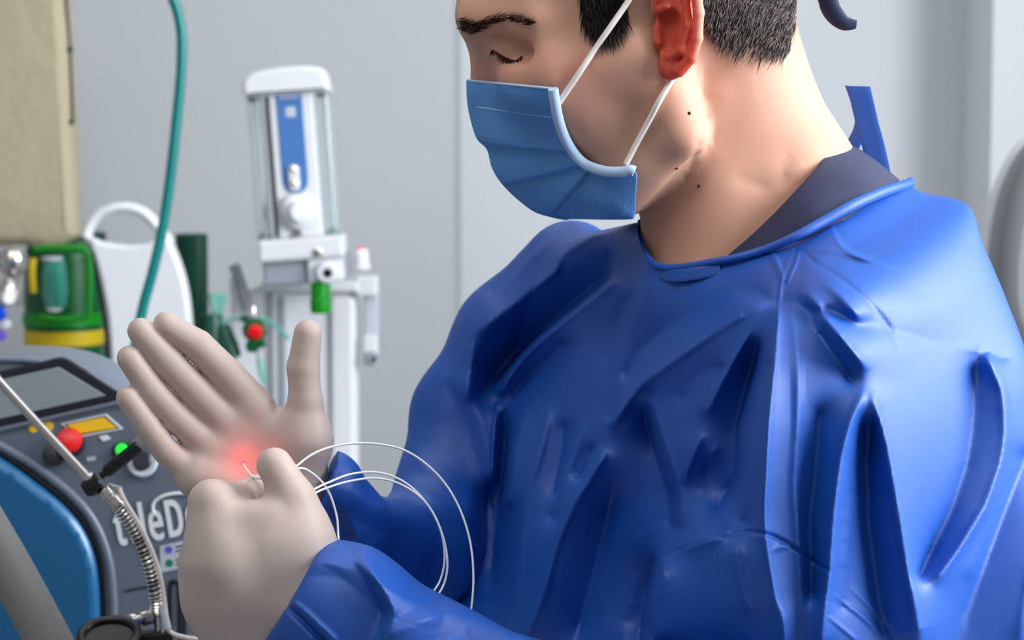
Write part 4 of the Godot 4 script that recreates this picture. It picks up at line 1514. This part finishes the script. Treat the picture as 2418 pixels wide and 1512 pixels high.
	var near_sleeve := [
		cap(660, 1400, 350, 140, 800, 1465, 380, 176, 60), cap(800, 1465, 380, 176, 1000, 1610, 400, 188, 60),
		cap(1000, 1610, 400, 188, 1300, 1740, 430, 200, 60), cap(1300, 1740, 430, 200, 1900, 1840, 520, 240, 60),
		cut(694, 1384, 380, -0.86, -0.50, 0.1, 4)]
	put("sleeve", cloth_solid(near_sleeve, Vector3(560, 1180, 100), Vector3(2200, 2120, 800), 8.0), M.gown, gown)
	# bindings: neckline and raglan piping
	var nb := [[1512, 524, -60], [1522, 596, 95], [1572, 632, 185], [1700, 616, 268], [1800, 592, 300], [1880, 558, 322], [1950, 520, 300], [2020, 482, 258], [2090, 452, 160], [2142, 436, 40], [2150, 430, -60]]
	put("neck_binding", stube(nb, [7.0, 8.0, 9.0, 11.0, 13.0, 13.0, 12.0], 10, 12), M.gown, gown)
	put("rib_band", ribbon([[1530, 628, 120], [1580, 650, 200], [1640, 646, 246], [1700, 634, 270]], Vector3(0.05, 1, 0.15), 30, 3), M.gown, gown)
	# neck ties
	put("neck_tie", ribbon([[2028, 204, -24], [2034, 230, -20], [2048, 290, -16], [2064, 350, -10], [2078, 420, 0], [2076, 450, 0]], Vector3(0.97, 0.02, 0.24), 56, 4), M.gown, gown)
	put("neck_tie", ribbon([[2012, 206, -34], [2030, 260, -44], [2034, 300, -48], [2014, 345, -50], [1998, 380, -50]], Vector3(0.9, 0.3, 0.3), 34, 4), M.gown, gown)
	# scrub shirt
	var ss := Node3D.new()
	ss.name = "scrub_shirt"
	t.add_child(ss)
	var rows := []
	var up := [[1560, 700, 120], [1650, 660, 200], [1740, 590, 232], [1810, 527, 236], [1880, 455, 222], [1936, 392, 160], [1966, 338, 30], [1950, 320, -90], [1880, 330, -190]]
	var lo := [[1580, 760, 140], [1700, 730, 250], [1790, 660, 290], [1880, 600, 300], [1980, 530, 280], [2080, 460, 190], [2120, 430, 20], [2090, 430, -120], [1980, 450, -240]]
	var A := PackedVector3Array()
	var B := PackedVector3Array()
	for k in up.size():
		A.append(Vector3(up[k][0], up[k][1], up[k][2]))
		B.append(Vector3(lo[k][0], lo[k][1], lo[k][2]))
	A = curve(A, 10)
	B = curve(B, 10)
	for j in 13:
		var row := PackedVector3Array()
		var f := j / 12.0
		for k in A.size():
			row.append(A[k].lerp(B[k], f) + Vector3(6, -8, 10) * sin(f * PI) + Vector3(0, 0, 5.0 * sin(k * 0.35 + f * 3.0) * f))
		rows.append(row)
	put("collar", sheet(rows, 5), M.scrub, ss)
	put("collar_edge", stube(up, 4, 10, 8), M.scrub, ss)
	# face mask
	mask(t)
	# cap, above the hair, with its tie
	var cp := [ball(1490, -110, 0, 424, 336, 322, 20), cut(1500, -74, 0, 0.1, 1.0, 0.0, 12), cut(1140, -100, 0, -0.9, 0.5, 0.0, 30)]
	var r := nets(cp, Vector3(1040, -470, -350), Vector3(1940, -40, 350), 16.0)
	var c := put("scrub_cap", smooth_mesh(to_room(r[0]), r[1]), M.scrub, t)
	put("cap_tie", stube([[1880, -110, 10], [1925, -60, 24], [1950, -10, 30], [1966, 28, 34], [1992, 54, 36], [2022, 58, 36]], [12.0, 16.0, 20.0, 24.0, 22.0, 17.0, 10.0], 10, 14, 0.6), M.scrub, c)

func cloth_rings(rings: Array, fine: int, down: int) -> ArrayMesh:
	var P := []
	for r in rings:
		var row := PackedVector3Array()
		for k in 7:
			row.append(Vector3(r[k * 3], r[k * 3 + 1], r[k * 3 + 2]))
		var a := row[6]
		var b := row[0]
		var w := a.distance_to(b)
		for k in 5:
			var f := (k + 1) / 6.0
			row.append(a.lerp(b, f) - Vector3(0, 0, sin(f * PI) * w * 0.42))
		P.append(row)
	var us := []
	for k in 12:
		var n := fine if k < 6 else 9
		for i in n:
			us.append([k, float(i) / n])
	var nu := us.size()
	var R := P.size()
	# each ring made fine first, then the rings joined
	var F := []
	for row in P:
		var o := PackedVector3Array()
		for u in us:
			var k: int = u[0]
			if F.size() >= 2 and (k == 3 or k == 4):      # the sleeve turns sharply from the chest
				var a: Vector3 = row[k]
				var b: Vector3 = row[k + 1]
				var before: Vector3 = row[2] if k == 3 else a * 2.0 - b
				var after: Vector3 = b * 2.0 - a if k == 3 else row[6]
				o.append(a.cubic_interpolate(b, before, after, u[1]))
				continue
			o.append((row[k] as Vector3).cubic_interpolate(row[(k + 1) % 12], row[(k + 11) % 12], row[(k + 2) % 12], u[1]))
		F.append(o)
	var V := PackedVector3Array()
	var nv := 0
	for r in R - 1:
		var n := down if r < 8 else 8
		for i in n + (1 if r == R - 2 else 0):
			var t := float(i) / n
			for u in nu:
				V.append((F[r][u] as Vector3).cubic_interpolate(F[r + 1][u], F[maxi(r - 1, 0)][u], F[mini(r + 2, R - 1)][u], t))
			nv += 1
	var I := PackedInt32Array()
	for j in nv - 1:
		for i in nu:
			var a := j * nu + i
			var b := j * nu + (i + 1) % nu
			I.append_array([a, b, b + nu, a, b + nu, a + nu])
	return draped(V, I)

func cloth_solid(solids: Array, lo: Vector3, hi: Vector3, cell: float) -> ArrayMesh:
	var r := nets(solids, lo, hi, cell)
	return draped(relax(r[0], r[1], 2, 0.5), r[1])

func draped(V: PackedVector3Array, I: PackedInt32Array) -> ArrayMesh:
	var N := normals_of(V, I)
	for k in V.size():
		var w := smoothstep(-0.1, 0.25, N[k].z)
		if w > 0.0:
			V[k].z += relief_at(V[k].x, V[k].y) * w
	return smooth_mesh(to_room(V), I)

func mask(t: Node3D) -> void:
	var L := curve2(poly([1104, 190, 1107, 250, 1126, 322, 1152, 352, 1166, 400, 1198, 445, 1256, 494, 1300, 510, 1334, 517]), 5)
	var Rr := curve2(poly([1310, 210, 1322, 280, 1344, 338, 1380, 384, 1430, 404, 1470, 406, 1502, 405, 1502, 460, 1497, 516]), 5)
	var rows := []
	var nv := L.size()
	var nu := 22
	var zs := []
	var ff := []
	for j in nv:
		var v := float(j) / (nv - 1)
		var row := PackedVector3Array()
		var half := PackedVector3Array()
		var fl := PackedFloat32Array()
		for i in nu + 1:
			var u := float(i) / nu
			var p := L[j].lerp(Rr[j], u)
			var z := lerpf(0.0, 185.0, pow(u, 0.55)) * lerpf(1.0, 0.86, v)
			var f: float = front(p.x, p.y)
			if not is_nan(f):
				z = maxf(z, f + 9.0)
			half.append(Vector3(p.x, p.y, z))
			fl.append((f if not is_nan(f) else -100.0) + 9.0)
		zs.append(half)
		ff.append(fl)
	# even out the depth so the cloth spans hollows
	for pass_ in 6:
		for j in range(1, nv - 1):
			for i in range(1, nu):
				var a: Vector3 = zs[j][i]
				var m: float = (zs[j][i - 1].z + zs[j][i + 1].z + zs[j - 1][i].z + zs[j + 1][i].z) * 0.25
				a.z = maxf(m, ff[j][i])
				zs[j][i] = a
	var fine := []
	for j in (nv - 1) * 4 + 1:
		var row := PackedVector3Array()
		for i in nu * 3 + 1:
			var a := j / 4
			var b := mini(a + 1, nv - 1)
			var c := i / 3
			var d := mini(c + 1, nu)
			var fi := (i % 3) / 3.0
			row.append((zs[a][c] as Vector3).lerp(zs[a][d], fi).lerp((zs[b][c] as Vector3).lerp(zs[b][d], fi), (j % 4) / 4.0))
		fine.append(row)
	for j in fine.size():
		var row := PackedVector3Array()
		for i in range(nu * 3, 0, -3):
			var p: Vector3 = fine[j][i]
			row.append(Vector3(p.x, p.y, -p.z))
		for i in nu * 3 + 1:
			var p: Vector3 = fine[j][i]
			# pleats
			var d := 0.0
			for q in [[1150, 346, 1345, 364], [1196, 440, 1350, 402], [1310, 505, 1400, 404]]:
				var ax := Vector2(q[0], q[1])
				var bx := Vector2(q[2], q[3])
				var side := (bx - ax).normalized().cross(Vector2(p.x, p.y) - ax)
				if side < 0 and side > -90:
					d += 14.0 * (1.0 + side / 90.0) * smoothstep(0.0, -9.0, side)
			p.z += d
			row.append(p)
		rows.append(row)
	var m := put("face_mask", sheet(rows, 3), M.mask, t)
	# white binding along the side, thread line, ear loops
	var bind := []
	for k in range(0, 33, 2):
		var p: Vector3 = zs[mini(k, nv - 1)][nu]
		if p.x < 1506 and p.y < 412:
			bind.append([p.x - 4, p.y, p.z + 20])
	put("side_binding", tube(curve(spath(bind), 4), 12.0 * UNIT, 12, 1.0, Vector3.RIGHT), M.mask_edge, m)
	var st := []
	for i in range(2, nu, 2):
		var p: Vector3 = zs[5][i]
		st.append([p.x, p.y, p.z + 5])
	put("stitching", stube(st, 1.6, 3, 6), M.mask_edge, m)
	var tp := []
	for i in range(0, nu + 1, 2):
		var p: Vector3 = zs[0][i]
		tp.append([p.x, p.y, p.z + 3])
	put("top_edge", stube(tp, 3.0, 3, 8), M.mask_edge, m)
	# ear loops
	var l1 := [[1318, 246], [1368, 172], [1404, 118], [1440, 66], [1476, 14], [1512, -40]]
	var l2 := [[1478, 388], [1504, 338], [1530, 290], [1556, 240], [1582, 196]]
	var a1 := []
	for p in l1:
		var f: float = front(p[0], p[1])
		a1.append([p[0], p[1], (f if not is_nan(f) else 250.0) + (9 if p[1] > 100 else 28)])
	a1.append([1560, -100, 320])
	a1.append([1600, -110, 310])
	put("ear_loop", stube(a1, 7.0, 8, 10), M.loop, m)
	var a2 := []
	for p in l2:
		var f: float = front(p[0], p[1])
		a2.append([p[0], p[1], (f if not is_nan(f) else 250.0) + 9])
	a2.append([1604, 160, 296])
	put("ear_loop", stube(a2, 7.0, 8, 10), M.loop, m)

func hands(t: Node3D) -> void:
	# open right hand, palm to the camera
	var open := [
		cap(600, 965, 90, 46, 690, 1100, 70, 56, 30), cap(545, 1005, 86, 46, 650, 1130, 64, 56, 40), cap(500, 1060, 86, 46, 620, 1160, 64, 54, 40),
		cap(462, 1122, 90, 44, 600, 1190, 70, 52, 40), cap(716, 1040, 104, 62, 690, 1130, 84, 66, 50), cap(470, 1130, 96, 44, 640, 1210, 84, 50, 40),
		cap(690, 1130, 60, 62, 800, 1220, -30, 54, 50), cap(640, 1160, 60, 60, 780, 1240, -30, 54, 50),
		cap(540, 888, 100, 40, 604, 960, 90, 44, 14), cap(468, 816, 112, 37, 540, 888, 100, 40, 5), cap(392, 766, 130, 31, 468, 816, 112, 37, 5),
		cap(464, 926, 102, 38, 540, 1004, 88, 42, 10), cap(396, 854, 114, 37, 464, 926, 102, 38, 5), cap(332, 782, 134, 32, 396, 854, 114, 37, 5),
		cap(420, 990, 100, 35, 500, 1062, 88, 40, 10), cap(361, 926, 112, 34, 420, 990, 100, 35, 5), cap(305, 846, 132, 30, 361, 926, 112, 34, 5),
		cap(394, 1068, 104, 32, 462, 1128, 92, 38, 10), cap(348, 1008, 112, 31, 394, 1068, 104, 32, 5), cap(301, 940, 126, 28, 348, 1008, 112, 31, 5),
		cap(722, 950, 120, 40, 722, 1040, 108, 58, 40), cap(716, 868, 128, 38, 722, 950, 120, 40, 12), cap(727, 788, 140, 34, 716, 868, 128, 38, 10),
	]
	var r := nets(open, Vector3(240, 700, -80), Vector3(880, 1340, 210), 5.5)
	put("glove", smooth_mesh(to_room(relax(r[0], r[1], 1, 0.5)), r[1]), M.glove, t).set_meta("label", "open glove with its palm turned outward")
	# left hand closed on the fibre
	var fist := [
		cap(740, 1400, 370, 96, 700, 1300, 392, 86, 60), cap(690, 1420, 360, 100, 560, 1360, 380, 92, 70), cap(560, 1420, 350, 92, 700, 1500, 330, 100, 70),
		cap(700, 1260, 400, 66, 690, 1180, 410, 54, 50), cap(690, 1180, 410, 54, 648, 1100, 410, 44, 16), cap(720, 1330, 380, 74, 700, 1250, 396, 66, 50),
		cap(510, 1330, 400, 84, 502, 1190, 400, 58, 40), cap(502, 1190, 400, 56, 560, 1176, 350, 40, 12), cap(560, 1176, 318, 36, 606, 1148, 304, 30, 12), cap(545, 1222, 425, 32, 640, 1214, 436, 32, 26),
		cap(620, 1290, 400, 84, 560, 1300, 400, 80, 70), cap(500, 1400, 370, 72, 480, 1330, 330, 60, 40),
		cap(520, 1440, 340, 72, 600, 1500, 320, 80, 60), cap(500, 1260, 310, 52, 580, 1230, 260, 44, 16), cap(500, 1350, 300, 54, 590, 1320, 240, 44, 16), cap(530, 1430, 290, 54, 610, 1400, 230, 42, 16),
		cap(560, 1500, 310, 70, 680, 1560, 330, 80, 60), cap(740, 1440, 370, 110, 840, 1500, 380, 110, 50),
		carve(556, 1168, 446, 12, 604, 1150, 420, 22, 16),
	]
	r = nets(fist, Vector3(380, 1020, 150), Vector3(960, 1680, 540), 7.0)
	put("glove", smooth_mesh(to_room(relax(r[0], r[1], 2, 0.5)), r[1]), M.glove, t).set_meta("label", "closed glove pinching the fibre")

# ---------------------------------------------------------------- the fibre and its light
func fibre() -> void:
	var t := thing("optical_fibre", "thin white looped optical fibre held in the closed glove, its tip glowing red", "fibre", place(Vector3(690, 1180, 400)))
	var loops := [
		[[645, 1150, 410], [690, 1110, 400], [740, 1072, 330], [800, 1052, 280], [880, 1048, 260], [960, 1066, 250], [1030, 1118, 240], [1078, 1186, 250], [1108, 1270, 270], [1118, 1360, 300], [1112, 1450, 330], [1100, 1560, 340]],
		[[620, 1230, 420], [735, 1160, 400], [780, 1138, 340], [830, 1120, 300], [890, 1116, 280], [950, 1136, 270], [1000, 1180, 270], [1036, 1240, 280], [1050, 1310, 290], [1040, 1370, 300], [1010, 1420, 320], [980, 1500, 320]],
		[[620, 1240, 430], [735, 1170, 410], [780, 1150, 350], [830, 1136, 310], [890, 1130, 290], [950, 1146, 280], [1006, 1188, 280], [1040, 1250, 290], [1056, 1320, 300], [1050, 1375, 310], [1024, 1425, 330], [990, 1500, 330]],
		[[640, 1160, 420], [700, 1108, 410], [740, 1120, 360], [775, 1160, 330], [795, 1220, 320], [799, 1268, 330], [806, 1310, 360], [830, 1400, 350]]]
	for l in loops:
		put("strand", stube(l, 2.6, 10, 8), M.fibre, t)
	put("tip", stube([[640, 1130, 400], [600, 1128, 330], [580, 1106, 240], [574, 1096, 190]], 3.0, 8, 8), M.fibre, t)
	put("glowing_end", lathe(place(Vector3(574, 1096, 190)) - base, Vector3(-0.2, 0.4, -1), [[0, 0], [4 * UNIT, 0], [4 * UNIT, 8 * UNIT], [0, 10 * UNIT]], 12), M.fibre_glow, t)
	var l := OmniLight3D.new()
	l.name = "fibre_light"
	l.light_color = Color(1.0, 0.08, 0.16)
	l.light_energy = 0.00024
	l.light_size = 0.002
	l.omni_range = 6.0
	l.omni_attenuation = 2.0
	l.shadow_enabled = true
	l.position = place(Vector3(570, 1086, 155))
	add_child(l)
